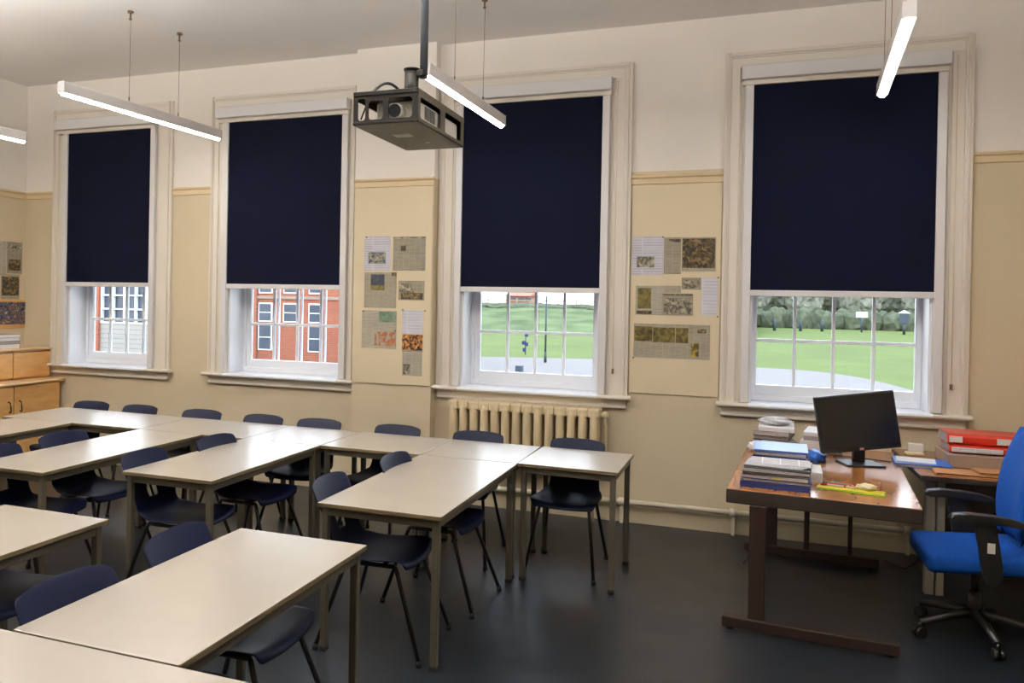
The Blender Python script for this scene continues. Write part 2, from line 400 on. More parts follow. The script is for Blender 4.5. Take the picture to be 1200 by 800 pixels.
    MB().box(*L(bl-0.012, br+0.012, YF-0.035, YF-0.033, 1.79, 3.335), M['blind_fabric']).build('fabric', bl_o)
    b = MB(); b.box(*L(bl-0.012, br+0.012, YF-0.046, YF-0.022, 1.757, 1.80), M['blind_white'], 0.004); b.build('bottom_bar', bl_o)
    b = MB()
    for x0, x1 in ((bl-0.058, bl-0.002), (br+0.002, br+0.058)):
        b.box(*L(x0, x1, YF-0.052, YF-0.013, ZS+0.002, 3.33), M['blind_white'], 0.003, 1)
        b.build('side_channel', bl_o); b = MB()
    b.box(*L(cl, crr-0.004, YF-0.06, YF-0.02, 3.295, 3.33), M['trim'], 0.003); b.build('roller_valance', bl_o)
    if i >= 2:
        xx = crr+0.045
        b = MB(); b.tube([(xx-cx, YF-0.05-cy, 3.4-cz), (xx-cx, YF-0.05-cy, 1.18-cz)], 0.0022, M['rail'], 5); b.box(xx-0.008-cx, xx+0.008-cx, YF-0.06-cy, YF-0.034-cy, 1.14-cz, 1.18-cz, M['hook'], 0.004)
        b.build('pull_cord', bl_o)

# ------------------------------------------------------------------ radiator and pipe
rx0, rx1, ry = -2.215, -0.985, 6.40
rad = thing('column_radiator', 'cream painted cast-iron column radiator under the third window', 'radiator', ((rx0+rx1)/2, ry, 0))
rcx = (rx0+rx1)/2; NC = 14; pitchx = (rx1-rx0)/NC
cxs = [rx0+pitchx*(j+0.5)-rcx for j in range(NC)]
for j, x in enumerate(cxs):
    b = MB()
    for yy in (-0.048, 0.0, 0.048):
        b.tube([(x, yy, 0.36), (x, yy, 0.42), (x, yy, 0.80), (x, yy, 0.865)], 0.024, M['radiator'], 12, radii=[0.022, 0.033, 0.033, 0.024])
    b.box(x-0.0445, x+0.0445, -0.074, 0.074, 0.80, 0.872, M['radiator'], 0.014, 3)
    b.box(x-0.0435, x+0.0435, -0.072, 0.072, 0.35, 0.415, M['radiator'], 0.024, 3)
    if j in (0, NC-1):
        for yy in (-0.055,): b.tube([(x, yy, 0.0), (x, yy, 0.36)], 0.015, M['radiator'], 8)
    b.build('radiator_column', rad)
b = MB(); b.tube([(cxs[-1]+0.03, 0, 0.82), (cxs[-1]+0.10, 0, 0.82)], 0.022, M['radiator'], 12); b.tube([(cxs[-1]+0.075, 0, 0.85), (cxs[-1]+0.075, 0, 0.78), (cxs[-1]+0.085, 0.0, 0.74), (cxs[-1]+0.085, 0, 0.36)], 0.014, M['radiator'], 8)
b.build('valve', rad)
b = MB(); b.tube([(-2.35, 6.44, 0.165), (-0.93, 6.44, 0.165), (1.6, 6.44, 0.165)], 0.020, M['pipe'], 12)
pipe = thing('heating_pipe', 'cream heating pipe running along the skirting from radiator towards the desk', 'pipe', (0, 6.44, 0.0))
b.build('pipe_run', pipe, (0, -6.44, 0))
for x in (-0.82, -0.02, 1.1):
    b = MB(); b.tube([(x-0.025, 0, 0.165), (x+0.025, 0, 0.165)], 0.031, M['pipe'], 12)
    b.box(x-0.012, x+0.012, -0.012, 0.012, 0.0, 0.15, M['pipe'], 0.003); b.box(x-0.012, x+0.012, 0.01, 0.055, 0.163, 0.175, M['pipe'], 0.003)
    b.build('pipe_clip', pipe)

# ------------------------------------------------------------------ tables
TH = 0.71
def table(x0, x1, y0, y1, label, rz=0.0):
    w_, d_ = x1-x0, y1-y0; cx, cy = (x0+x1)/2, (y0+y1)/2
    t = thing('classroom_table', label, 'table', (cx, cy, 0), rz, 'classroom tables')
    b = MB()
    b.box(-w_/2, w_/2, -d_/2, d_/2, TH-0.022, TH, M['table_edge'], 0.004, 2)
    for f in b.bm.faces:
        if f.normal.z > 0.9 and f.calc_center_median().z > TH-0.001: f.material_index = b.mi(M['laminate'])
    b.build('tabletop', t)
    i = 0.018; lw = 0.032; b = MB(); zt, zb = TH-0.022, TH-0.062
    b.box(-w_/2+i+lw, w_/2-i-lw, -d_/2+i+0.003, -d_/2+i+0.024, zb, zt, M['table_steel'], 0.002, 1)
    b.box(-w_/2+i+lw, w_/2-i-lw, d_/2-i-0.024, d_/2-i-0.003, zb, zt, M['table_steel'], 0.002, 1)
    b.box(-w_/2+i+0.003, -w_/2+i+0.024, -d_/2+i+lw, d_/2-i-lw, zb, zt, M['table_steel'], 0.002, 1)
    b.box(w_/2-i-0.024, w_/2-i-0.003, -d_/2+i+lw, d_/2-i-lw, zb, zt, M['table_steel'], 0.002, 1)
    b.build('frame', t)
    for sx in (-1, 1):
        for sy in (-1, 1):
            lx = sx*(w_/2-i-lw/2); ly = sy*(d_/2-i-lw/2)
            b = MB(); b.box(lx-lw/2, lx+lw/2, ly-lw/2, ly+lw/2, 0.018, zt, M['table_steel'], 0.003, 1); leg = b.build('leg', t)
            b = MB(); b.box(lx-lw/2-0.002, lx+lw/2+0.002, ly-lw/2-0.002, ly+lw/2+0.002, 0, 0.022, M['cap'], 0.003, 1); b.build('foot_cap', leg)
    return t
YR0, YR1 = 4.8225, 5.456
table(-5.386, -4.068, YR0, YR1, 'long beige table in the window row, at the end nearest the wooden cabinets')
table(-4.063, -3.168, YR0, YR1, 'beige table in the window row, second from the wooden cabinets')
table(-3.163, -2.574, YR0+0.003, YR1, 'small square beige table at the window end of the middle projecting table')
table(-2.569, -1.868, YR0, YR1, 'beige table in the window row, in front of the papered wall pier')
table(-1.862, -1.236, YR0+0.003, YR1, 'square beige table in the window row, in front of the radiator left half')
table(-1.230, -0.630, YR0, YR1+0.005, 'square beige table at the end of the window row nearest the teacher desk', R(-1.0))
table(-5.25, -4.677, 3.42, YR0-0.005, 'beige table projecting from the window row nearest the wooden cabinets, cut by the photo edge')
table(-4.048, -3.508, 3.41, YR0-0.005, 'beige projecting table standing between the cabinet-side table and the white-lit one')
table(-3.163, -2.574, 3.63, YR0-0.001, 'beige projecting table reflecting bright window light, middle of the room')
table(-1.863, -1.233, 3.47, YR0-0.003, 'beige projecting table nearest the teacher desk, end on to the radiator')
table(-3.13, -2.531, 1.62, 2.828, 'beige table at the left photo edge, in front of the projecting tables')
table(-1.944, -1.358, 1.787, 2.953, 'beige front table with one far corner bright with window light')
table(-1.985, -0.85, 1.12, 1.780, 'beige table in the bottom left corner of the photo, butted to the front table')

# ------------------------------------------------------------------ pupil chairs
def chair_shell():
    prof = [(-0.222, 0.408, .172), (-0.214, 0.425, .186), (-0.195, 0.437, .194), (-0.15, 0.440, .199), (-0.09, 0.436, .200), (-0.03, 0.430, .199), (0.03, 0.427, .196),
            (0.08, 0.428, .190), (0.12, 0.434, .182), (0.152, 0.446, .173), (0.176, 0.466, .165), (0.192, 0.492, .160), (0.204, 0.524, .158), (0.214, 0.556, .159), (0.224, 0.588, .162),
            (0.236, 0.62, .170), (0.248, 0.655, .176), (0.262, 0.69, .180), (0.274, 0.722, .181), (0.282, 0.744, .178), (0.286, 0.756, .172), (0.289, 0.764, .160), (0.290, 0.768, .146)]
    NU = 18; bm = bmesh.new(); G = []
    n = len(prof)
    for k, (y, z, hw) in enumerate(prof):
        if k > 9: y += 0.035*(k-9)/12
        row = []
        t = k/(n-1)
        for j in range(NU+1):
            u = -1+2*j/NU; x = u*hw*(1.055 if k < 9 else 1.02)
            dz = dy = 0
            if k <= 9: dz = 0.020*abs(u)**3 if k > 1 else 0.004*abs(u)**3       # seat edges turn up a little
            if k > 9: dy = -0.024*u*u*min(1, (k-9)/5)                            # the back wraps round the sitter
            if k < 2: dy = 0.018*u*u
            if k >= n-4: dz = -0.012*u**4*((k-(n-5))/4)
            row.append(bm.verts.new((x, y+dy, z+dz)))
        G.append(row)
    for k in range(n-1):
        for j in range(NU):
            if 12 <= k <= 14 and 7 <= j <= 10: continue      # hand-hold hole low in the back
            f = bm.faces.new((G[k][j], G[k][j+1], G[k+1][j+1], G[k+1][j])); f.smooth = True
    bmesh.ops.recalc_face_normals(bm, faces=bm.faces)
    me = bpy.data.meshes.new('seat_shell'); bm.to_mesh(me); bm.free(); me.materials.append(M['chair_plastic'])
    return me
def make_chair():
    t = thing('pupil_chair', 'x', 'chair', (0, 0, 0), 0)
    o = bpy.data.objects.new('seat_shell', chair_shell()); COL.objects.link(o); o.parent = t
    s = o.modifiers.new('s', 'SOLIDIFY'); s.thickness = 0.006; s.offset = -1
    s = o.modifiers.new('u', 'SUBSURF'); s.levels = 1; s.render_levels = 1
    r = 0.0105
    b = MB()
    for s_ in (-1, 1):
        b.tube([(s_*0.150, -0.135, 0.412), (s_*0.150, -0.05, 0.411), (s_*0.150, 0.06, 0.410), (s_*0.150, 0.115, 0.412)], r, M['chair_steel'], 8)
    b.tube([(-0.150, -0.07, 0.411), (0.150, -0.07, 0.411)], r*0.9, M['chair_steel'], 8)
    b.tube([(-0.150, 0.07, 0.411), (0.150, 0.07, 0.411)], r*0.9, M['chair_steel'], 8)
    b.build('seat_frame', t)
    for s_ in (-1, 1):
        for top, foot in ((-0.135, -0.285), (0.115, 0.245)):
            k = 0.215 if top < 0 else 0.212
            b = MB(); b.tube([(s_*0.150, top, 0.412), (s_*0.156, top*1.08, 0.392), (s_*(k-0.002), foot*0.995, 0.016)], r, M['chair_steel'], 8)
            leg = b.build('leg', t)
            b = MB(); b.tube([(s_*(k-0.003), foot*0.992, 0.026), (s_*k, foot, 0.0)], 0.014, M['cap'], 8); b.build('foot_cap', leg)
    return t
proto = make_chair()
YC = 5.235
chairs = []
for x, a, lab in ((-5.127, 3, 'row chair furthest along, backing onto the corner beside the wooden cabinets'),
                  (-4.637, -2, 'row chair below the sill of the first window'),
                  (-4.01, 2, 'row chair below the gap between first and second windows'),
                  (-3.455, -3, 'row chair below the left half of the second window'),
                  (-2.94, 3, 'row chair below the right end of the second window'),
                  (-2.32, -2, 'row chair in front of the papered wall pier'),
                  (-1.685, 2, 'row chair in front of the radiator left half'),
                  (-1.00, 0, 'row chair before the radiator right end, seat and legs in view')):
    chairs.append((x, YC+random.uniform(-.01, .01), R(a), 'navy plastic ' + lab, 'chairs along the window row'))
# chairs on the left long side of the projecting tables face +X: rotate by +90 deg
for x, y, a, lab in ((-1.635, 3.73, 2, 'navy plastic chair at the near end of the table nearest the teacher desk'),
                     (-1.57, 4.40, -2, 'navy plastic chair at the far end of the table nearest the teacher desk'),
                     (-2.915, 3.86, 1, 'navy plastic chair at the near end of the bright middle table'),
                     (-2.86, 4.47, -2, 'navy plastic chair at the far end of the bright middle table'),
                     (-3.79, 4.12, -2, 'navy plastic chair whose back shows between the two farther projecting tables'),
                     (-3.77, 3.60, 3, 'navy plastic chair cut by the left photo edge, beside the second projecting table'),
                     (-1.715, 2.62, 2, 'navy plastic chair at the far end of the front table, light on its back edge'),
                     (-1.69, 2.02, -2, 'navy plastic chair at the near end of the front table, seat sticking out right'),
                     (-2.84, 2.52, 2, 'navy plastic chair tucked under the table at the left photo edge, window end'),
                     (-2.84, 1.98, -2, 'navy plastic chair tucked under the table at the left photo edge, camera end')):
    chairs.append((x, y, R(90+a), lab, 'chairs beside the projecting tables'))
for k, (x, y, rz, lab, grp) in enumerate(chairs):
    if k == 0:
        proto.location = (x, y, 0); proto.rotation_euler = (0, 0, rz); proto['label'] = lab; proto['group'] = grp
    else:
        c_ = dup(proto, (x, y, 0), rz, lab, grp)
        if 'beside' in grp: c_.scale = (1.09, 1, 1.02)

# ------------------------------------------------------------------ hanging strip lights
def strip_light(x, y0, y1, z, skew, label, wires=(0.25, 0.75), grp='suspended strip lights'):
    ln = y1-y0; t = thing('strip_light', label, 'ceiling light', (x, (y0+y1)/2, z), skew, grp)
    h = ln/2
    b = MB()
    prof = [(-0.032, 0.017), (-0.032, 0.088), (-0.024, 0.098), (0.024, 0.098), (0.032, 0.088), (0.032, 0.017), (0.024, 0.017), (0.0, 0.040), (-0.024, 0.017)]
    b.prism(prof, 'y', -h, h, M['lamp_body']); b.box(-0.032, 0.032, -h-0.004, -h+0.012, 0.018, 0.096, M['lamp_body'], 0.003); b.box(-0.032, 0.032, h-0.012, h+0.004, 0.018, 0.096, M['lamp_body'], 0.003)
    b.build('housing', t)
    b = MB(); pr = []
    for j in range(13):
        a = math.pi*(1+j/12); pr.append((0.021*math.cos(a), 0.016+0.015*math.sin(a)))
    pr += [(0.018, 0.020), (-0.018, 0.020)]
    b.prism(pr, 'y', -h+0.013, h-0.013, M['lamp_tube'], True); b.build('tube', t)
    for f in wires:
        yy = -h+ln*f
        b = MB(); b.tube([(0, yy, 0.096), (0.003, yy, ZC-z-0.05)], 0.0018, M['wire'], 5); b.tube([(0, yy, 0.094), (0, yy, 0.135)], 0.005, M['wire'], 6)
        b.build('hanging_wire', t)
        b = MB(); b.tube([(0, yy, ZC-z-0.014), (0, yy, ZC-z)], 0.022, M['hook'], 10); b.tube([(0, yy, ZC-z-0.06), (0, yy, ZC-z-0.014)], 0.007, M['hook'], 8); b.tube([(0, yy, ZC-z-0.066), (0, yy, ZC-z-0.058)], 0.012, M['hook'], 8)
        b.build('ceiling_hook', t)
    return t
strip_light(-4.34, 4.37, 6.08, 3.045, R(-3.0), 'suspended strip light between the first and second windows', (0.37, 0.69))
strip_light(-1.745, 4.56, 6.05, 3.00, R(-2.0), 'suspended strip light directly behind the projector cage', (0.32, 0.70))
strip_light(0.775, 4.44, 6.02, 3.04, R(-4.0), 'suspended strip light seen almost end on, in front of the widest blind', (0.62, 0.92))
strip_light(-5.80, 3.85, 5.38, 2.97, R(0), 'suspended strip light cut by the left photo edge', (0.3, 0.7))
def lampbar(x, y, z):
    l = bpy.data.lights.new('ceiling_strip_lamp', 'AREA'); l.shape = 'RECTANGLE'; l.size = 0.06; l.size_y = 1.5; l.energy = LAMP_W; l.color = (1.0, 0.965, 0.93)
    o = bpy.data.objects.new('ceiling_strip_lamp', l); COL.objects.link(o); o.location = (x, y, z)
LAMP_W = 4
for x in (-6.0, -4.2, -1.75, 0.75):
    lampbar(x, 1.0, 3.06)
    l = bpy.data.lights.new('added_ceiling_uplight', 'AREA'); l.shape = 'RECTANGLE'; l.size = 0.06; l.size_y = 1.5; l.energy = 66; l.color = (1.0, 0.965, 0.93)  # unseen uplight added to brighten the ceiling and upper walls
    o = bpy.data.objects.new('added_ceiling_uplight', l); COL.objects.link(o); o.location = (x, 2.7, 3.17); o.rotation_euler = (math.pi, 0, 0)

# ------------------------------------------------------------------ projector in its security cage
px0, px1, py0, py1, pz0, pz1 = -1.722, -1.393, 3.50, 4.17, 2.500, 2.655
pr = thing('ceiling_projector', 'projector in a black security cage hanging from a grey ceiling pole', 'projector', ((px0+px1)/2, (py0+py1)/2, pz0))
pcx, pcy = (px0+px1)/2, (py0+py1)/2; hw, hd, hh = (px1-px0)/2, (py1-py0)/2, pz1-pz0
MB().box(-hw, hw, -hd, hd, 0, 0.006, M['cage_side'], 0.001, 1).build('cage_floor', pr)
MB().box(-0.07, 0.02, -0.09, -0.02, -0.002, 0.0, M['label_white']).build('sticker', pr); MB().box(0.02, 0.04, 0.14, 0.16, -0.002, 0, M['label_white']).build('sticker', pr)
def panel_with_holes(b, axis, t0, t1, a0, a1, z0, z1, holes, m):
    """flat plate between t0,t1 in thickness, spanning a0..a1 by z0..z1, with rectangular openings with clipped corners"""
    xs_ = sorted({a0, a1} | {h[0] for h in holes} | {h[1] for h in holes})
    def add(p, q, r_, s_):
        if q-p < 1e-5 or s_-r_ < 1e-5: return
        if axis == 'y': b.box(p, q, t0, t1, r_, s_, m)
        else: b.box(t0, t1, p, q, r_, s_, m)
    for i_ in range(len(xs_)-1):
        p, q = xs_[i_], xs_[i_+1]; mid = (p+q)/2
        hs = [h for h in holes if h[0] <= mid <= h[1]]
        if not hs: add(p, q, z0, z1)
        else: add(p, q, z0, hs[0][2]); add(p, q, hs[0][3], z1)
    for h in holes:   # gussets round the corners
        c = 0.014
        for (xa, sx) in ((h[0], 1), (h[1], -1)):
            for (za, sz) in ((h[2], 1), (h[3], -1)):
                tri = [(xa, za), (xa+sx*c, za), (xa+sx*c*0.3, za+sz*c*0.3), (xa, za+sz*c)]
                b.prism(tri, axis, t0, t1, m)
b = MB(); panel_with_holes(b, 'y', -hd, -hd+0.006, -hw, hw, 0, hh, [(-hw+0.022, -hw+0.062, 0.02, hh-0.03), (-hw+0.078, -0.012, 0.022, hh-0.045), (0.016, hw-0.030, 0.022, hh-0.036)], M['cage'])
b.box(-hw, hw, -hd-0.006, -hd, hh-0.02, hh, M['cage'], 0.002, 1); b.box(-hw, hw, -hd-0.006, -hd, 0, 0.012, M['cage'], 0.002, 1)
b.build('front_guard', pr)
b = MB(); panel_with_holes(b, 'x', hw-0.006, hw, -hd+0.006, hd, 0, hh, [(-hd+0.03, -0.03, 0.022, hh-0.035), (0.035, hd-0.05, 0.022, hh-0.03)], M['cage_side']); b.build('side_guard', pr)
b = MB(); panel_with_holes(b, 'x', -hw, -hw+0.006, -hd+0.006, hd, 0, hh, [(-hd+0.03, -0.03, 0.022, hh-0.035), (0.035, hd-0.05, 0.022, hh-0.03)], M['cage_side']); b.build('side_guard', pr)
b = MB(); b.box(-hw, hw, hd-0.006, hd, 0, hh, M['cage']); b.build('rear_guard', pr)
b = MB(); b.box(-hw+0.09, hw-0.02, -hd+0.06, hd-0.05, 0.012, 0.115, M['projector'], 0.015, 3); body = b.build('projector_body', pr)
b = MB(); b.tube([(0.04, -hd+0.02, 0.062), (0.04, -hd+0.07, 0.062)], 0.038, M['projector'], 20); b.tube([(0.04, -hd+0.014, 0.062), (0.04, -hd+0.021, 0.062)], 0.031, M['lens'], 20)
b.build('lens', body)
b = MB()
for k in range(8): b.box(hw-0.021, hw-0.0185, -0.20+k*0.018, -0.19+k*0.018, 0.04, 0.10, M['black_plastic'])
b.build('vent', body)
b = MB(); b.box(-hw, hw, -hd, hd, hh-0.004, hh, M['cage'], 0.001, 1); b.build('cage_lid', pr)
b = MB(); b.tube([(0.005, -0.03, hh), (0.005, -0.03, hh+0.175)], 0.036, M['cage'], 18); b.tube([(0.005, -0.03, hh+0.172), (0.005, -0.03, hh+0.180)], 0.040, M['cage'], 18); b.build('mount_stub', pr)
b = MB(); b.box(0.030, 0.075, -0.045, 0.0, hh+0.14, hh+0.17, M['cage'], 0.004); b.tube([(0.062, -0.01, hh+0.135), (0.062, -0.01, ZC-pz0)], 0.020, M['conduit'], 14)
b.box(0.04, 0.14, -0.05, 0.05, ZC-pz0-0.012, ZC-pz0, M['conduit'], 0.002); b.build('ceiling_pole', pr)
def arc(p, q, h, n=10): 
    p, q = Vector(p), Vector(q); return [p.lerp(q, k/n)+Vector((0, 0, h*math.sin(math.pi*k/n))) for k in range(n+1)]
b = MB(); b.tube(arc((-hw+0.05, -hd+0.06, hh-0.01), (-0.01, -0.06, hh+0.02), 0.075), 0.007, M['cord'], 6); b.tube(arc((-hw+0.04, -hd+0.15, hh), (0.01, -0.02, hh+0.02), 0.02), 0.004, M['cord'], 6)
b.tube([(-hw+0.03, -hd+0.02, 0.03), (-hw+0.055, -hd+0.02, 0.09), (-hw+0.085, -hd+0.03, 0.12), (-hw+0.12, -hd+0.03, 0.11)], 0.004, M['cord'], 6)
b.build('cable', pr)

# ------------------------------------------------------------------ corner cabinets (left wall)
def cabinet(y0, y1, label, upper=False):
    if not upper:
        xf = -6.415; z0, z1 = 0.0, 0.795
    else:
        xf = -6.56; z0, z1 = 0.83, 1.115
    c = thing('storage_cabinet' if not upper else 'box_cupboard', label, 'cabinet', ((XL+xf)/2, (y0+y1)/2, z0), 0, 'beech storage along the end wall')
    cx, cy = (XL+xf)/2, (y0+y1)/2; hx = (xf-XL)/2; hy = (y1-y0)/2; h = z1-z0; t = 0.018
    b = MB(); b.box(-hx+0.002, hx-0.02, -hy, -hy+t, 0, h, M['beech']); b.box(-hx+0.002, hx-0.02, hy-t, hy, 0, h, M['beech']); b.box(-hx+0.002, hx-0.02, -hy, hy, h-t, h, M['beech']); b.box(-hx+0.002, hx-0.02, -hy, hy, 0.0 if upper else 0.07, 0.09, M['beech']); b.box(-hx+0.002, -hx+0.01, -hy, hy, 0, h, M['beech'])
    b.build('carcass', c)
    if not upper:
        b = MB(); b.box(hx-0.07, hx-0.05, -hy, hy, 0, 0.07, M['desk_edge']); b.build('plinth', c)
        nd = 1
    b = MB(); b.box(hx-0.019, hx, -hy+0.003, hy-0.003, 0.02 if upper else 0.08, h-(0.022 if upper else 0.004), M['beech'], 0.003); d = b.build('door', c)
    return c, d, hx, hy, h
def handle(d, hx, y, z):
    b = MB(); b.tube([(hx, y, z+0.05), (hx+0.028, y, z+0.04), (hx+0.034, y, z), (hx+0.026, y+0.01, z-0.045), (hx+0.012, y+0.012, z-0.055), (hx, y+0.012, z-0.045)], 0.006, M['dark_metal'], 8)
    b.build('handle', d)
c, d, hx, hy, h = cabinet(5.88, 6.44, 'beech base cabinet in the corner by the first window, one hooked handle'); handle(d, hx, -hy+0.06, 0.60)
c, d, hx, hy, h = cabinet(5.31, 5.875, 'beech base cabinet second from the corner, cut by the left photo edge'); handle(d, hx, hy-0.06, 0.60)
c = MB(); prof = [(XL+0.002, 0.797), (-6.402, 0.797), (-6.39, 0.803), (-6.386, 0.813), (-6.39, 0.824), (-6.402, 0.829), (XL+0.002, 0.829)]
c.prism(prof, 'y', 4.9, 6.475, M['beech_top']); tag(c.build('cabinet_worktop'), 'pale rounded wooden worktop running over the base cabinets', 'worktop')
cabinet(6.0, 6.455, 'beech cupboard box on the worktop, in the corner by the window', True)
cabinet(5.54, 5.995, 'beech cupboard box on the worktop, cut by the left photo edge', True)
b = MB(); b.box(XL+0.002, -6.545, 5.4, 6.47, 1.116, 1.132, M['beech_top'], 0.003); tag(b.build('cupboard_top_board'), 'pale wooden board lying over both cupboard boxes', 'board')
# pile of boxed papers on it
zz = 1.133
for k, (h_, dx, mt) in enumerate(((0.045, 0.0, 'paper'), (0.03, 0.008, 'paper_grey'), (0.035, -0.004, 'paper'), (0.03, 0.006, 'paper'))):
    b = MB(); b.box(-0.12, 0.12, -0.13, 0.13, 0, h_-0.003, M['paper'] if mt == 'paper' else M['paper_grey'], 0.002, 1); b.box(-0.122, 0.122, -0.132, 0.132, h_-0.004, h_-0.001, M['paper_grey'], 0.001, 1)
    o = b.build('paper_ream', None, (-6.77+dx, 6.02, zz)); zz += h_
    tag(o, 'white paper bundle on the beech cupboards, ' + ['lowest of its pile', 'second from bottom of its pile', 'third from bottom of its pile', 'topmost of its pile'][k], 'paper', 'paper pile on the cupboards')
b = MB()
def bowl(b, r0, r1, h, m, n=20):
    k = b.mi(m); rings = []
    for (r_, z_) in ((r0, 0), (r1*0.95, h*0.5), (r1, h), (r1-0.008, h), (r1*0.9-0.006, h*0.5), (r0-0.01, 0.01)):
        rings.append([b.bm.verts.new((r_*math.cos(2*math.pi*j/n), r_*math.sin(2*math.pi*j/n), z_)) for j in range(n)])
    for i_ in range(len(rings)-1):
        for j in range(n):
            f = b.bm.faces.new((rings[i_][j], rings[i_][(j+1) % n], rings[i_+1][(j+1) % n], rings[i_+1][j])); f.material_index = k; f.smooth = True
    b.bm.faces.new(rings[0][::-1]).material_index = k; b.bm.faces.new(rings[-1]).material_index = k
bowl(b, 0.06, 0.085, 0.07, M['brown_card']); tag(b.build('woven_basket', None, (-6.66, 5.78, 1.133)), 'small brown round basket beside the paper bundles', 'basket')

# ------------------------------------------------------------------ wall papers
NEWS = [printed('newsprint_%d' % k, c, (62, 58, 48), line=r_, col=c_, amt=a_, off=k*3.3) for k, (c, r_, c_, a_) in enumerate((((156, 148, 130), 0.009, 0.052, 0.60), ((164, 156, 138), 0.008, 0.045, 0.50), ((172, 165, 149), 0.010, 0.06, 0.42)))]
WHITE = printed('typed_sheet', (196, 194, 204), (100, 98, 112), line=0.020, col=0.16, amt=0.40, off=1.0)
WHITE2 = printed('typed_letter', (204, 202, 210), (140, 140, 152), line=0.024, col=0.13, amt=0.35, off=2.0)
DARK = blotch('sepia_photo', [(30, 26, 20), (58, 48, 34), (96, 80, 52), (140, 118, 80)], 28, 1)
SEP = blotch('grey_photo', [(44, 42, 38), (98, 92, 78), (150, 142, 120), (180, 172, 150)], 22, 2)
OLIVE = blotch('olive_photo', [(62, 54, 28), (96, 84, 42), (128, 112, 62)], 18, 3)
BLUEP = blotch('blue_photo', [(40, 50, 70), (80, 90, 110), (150, 140, 100), (180, 175, 160)], 24, 4)
SKYP = blotch('skyline_photo', [(44, 54, 66), (58, 66, 78), (84, 90, 90)], 9, 5)
GREENP = blotch('green_photo', [(70, 100, 84), (110, 128, 108), (140, 144, 126)], 16, 6)
ORANGEP = blotch('figures_photo', [(160, 152, 134), (164, 154, 136), (150, 90, 56), (186, 104, 52)], 26, 7)
COLOURP = blotch('colour_print', [(20, 24, 44), (46, 56, 84), (110, 110, 124), (60, 44, 44), (150, 116, 78), (190, 180, 168)], 30, 8)
YEL = blotch('yellow_photo', [(50, 44, 30), (90, 78, 40), (176, 150, 40)], 18, 9)
def sheet(label, x0, x1, z0, z1, y, m, pics=(), grp=None, pins=(), wall='y', name='newspaper_clipping', cat='newspaper clipping', dy=0.0):
    """a sheet of paper on the wall; pics = [(u0,u1,v0,v1,mat)] as fractions from the left/top"""
    cx, cz = (x0+x1)/2, (z0+z1)/2; w_, h_ = x1-x0, z1-z0
    rot = (0, 0, 0) if wall == 'y' else (0, 0, R(90))
    loc = (cx, y, cz) if wall == 'y' else (y, cx, cz)
    t = 0.0012
    b = MB(); b.box(-w_/2, w_/2, -t-dy, 0.0-dy, -h_/2, h_/2, m)
    o = b.build(name, None, loc, rot); tag(o, label, cat, grp)
    for (u0, u1, v0, v1, pm) in pics:
        b = MB(); b.box(-w_/2+u0*w_, -w_/2+u1*w_, -t-0.0012-dy, -t-dy, h_/2-v1*h_, h_/2-v0*h_, pm); p = b.build('printed_picture', o)
    for (u, v) in pins:
        b = MB(); x, z = -w_/2+u*w_, h_/2-v*h_; b.tube([(x, -t-dy, z), (x, -t-0.006-dy, z)], 0.006, M['pin'], 8); b.build('drawing_pin', o)
    return o
yp = PY-0.013; G1 = 'papers pinned to the wall pier'
sheet('white typed page with a blue house picture, top left of the pier papers', -3.013, -2.770, 1.926, 2.217, yp, WHITE, [(.16, .82, .46, .80, BLUEP)], G1, [(.08, .02)], name='typed_page', cat='paper')
sheet('brown newsprint page, top right of the pier papers', -2.745, -2.452, 1.927, 2.212, yp, NEWS[0], [(.24, .40, .26, .42, DARK), (.0, 1.0, .02, .05, SEP)], G1)
sheet('newsprint page with a dark blue skyline picture, left of the pier papers', -3.007, -2.710, 1.609, 1.911, yp, NEWS[1], [(.20, .63, .06, .36, SKYP), (.20, .63, .36, .50, OLIVE), (.85, 1.0, .0, .1, DARK)], G1)
sheet('small clipping with a grey street photograph, right of the skyline page', -2.690, -2.456, 1.679, 1.842, yp, NEWS[0], [(.03, .60, .14, .62, SEP), (.1, .95, .62, .95, DARK)], G1)
sheet('newsprint page with orange figures and a green panel, bottom left on the pier', -3.025, -2.703, 1.264, 1.585, yp, NEWS[2], [(.50, 1.0, .02, .30, GREENP), (.38, .98, .55, .92, ORANGEP)], G1, [(.04, .02), (.97, .52)])
sheet('white typed letter on the pier above the dark figures picture', -2.650, -2.461, 1.395, 1.600, yp, WHITE2, [], G1, [(.02, .02), (1.08, .04)], name='typed_letter', cat='paper')
sheet('small dark picture of orange lit figures below the white letter', -2.648, -2.463, 1.243, 1.392, yp, NEWS[0], [(.0, 1.0, .0, .88, blotch('fire_photo', [(26, 22, 20), (50, 36, 26), (170, 110, 60), (200, 160, 100)], 30, 11))], G1)
sheet('lowest grey clipping hanging at the foot of the pier papers', -2.643, -2.465, 1.046, 1.240, yp, NEWS[2], [(.05, .40, .50, .95, SEP)], G1)
yw = YF-0.013; G2 = 'papers pinned between the third and fourth windows'
sheet('white typed page with a grey building picture, beside the third window casing', -0.784, -0.551, 1.905, 2.200, yw, WHITE, [(.16, .72, .52, .80, SEP)], G2, [(.98, .02)], name='typed_page', cat='paper')
sheet('narrow strip of newsprint columns beside the white typed page', -0.546, -0.423, 1.914, 2.192, yw, NEWS[0], [(.28, .95, .05, .13, DARK)], G2)
sheet('large dark brown crowd picture, top right beside the fourth window', -0.418, -0.174, 1.935, 2.191, yw, NEWS[1], [(.02, .97, .04, .90, DARK)], G2)
sheet('newsprint with an olive framed portrait in the middle row of clippings', -0.752, -0.541, 1.600, 1.823, yw, NEWS[2], [(.08, .55, .08, .78, OLIVE), (.04, .58, .86, .97, DARK)], G2)
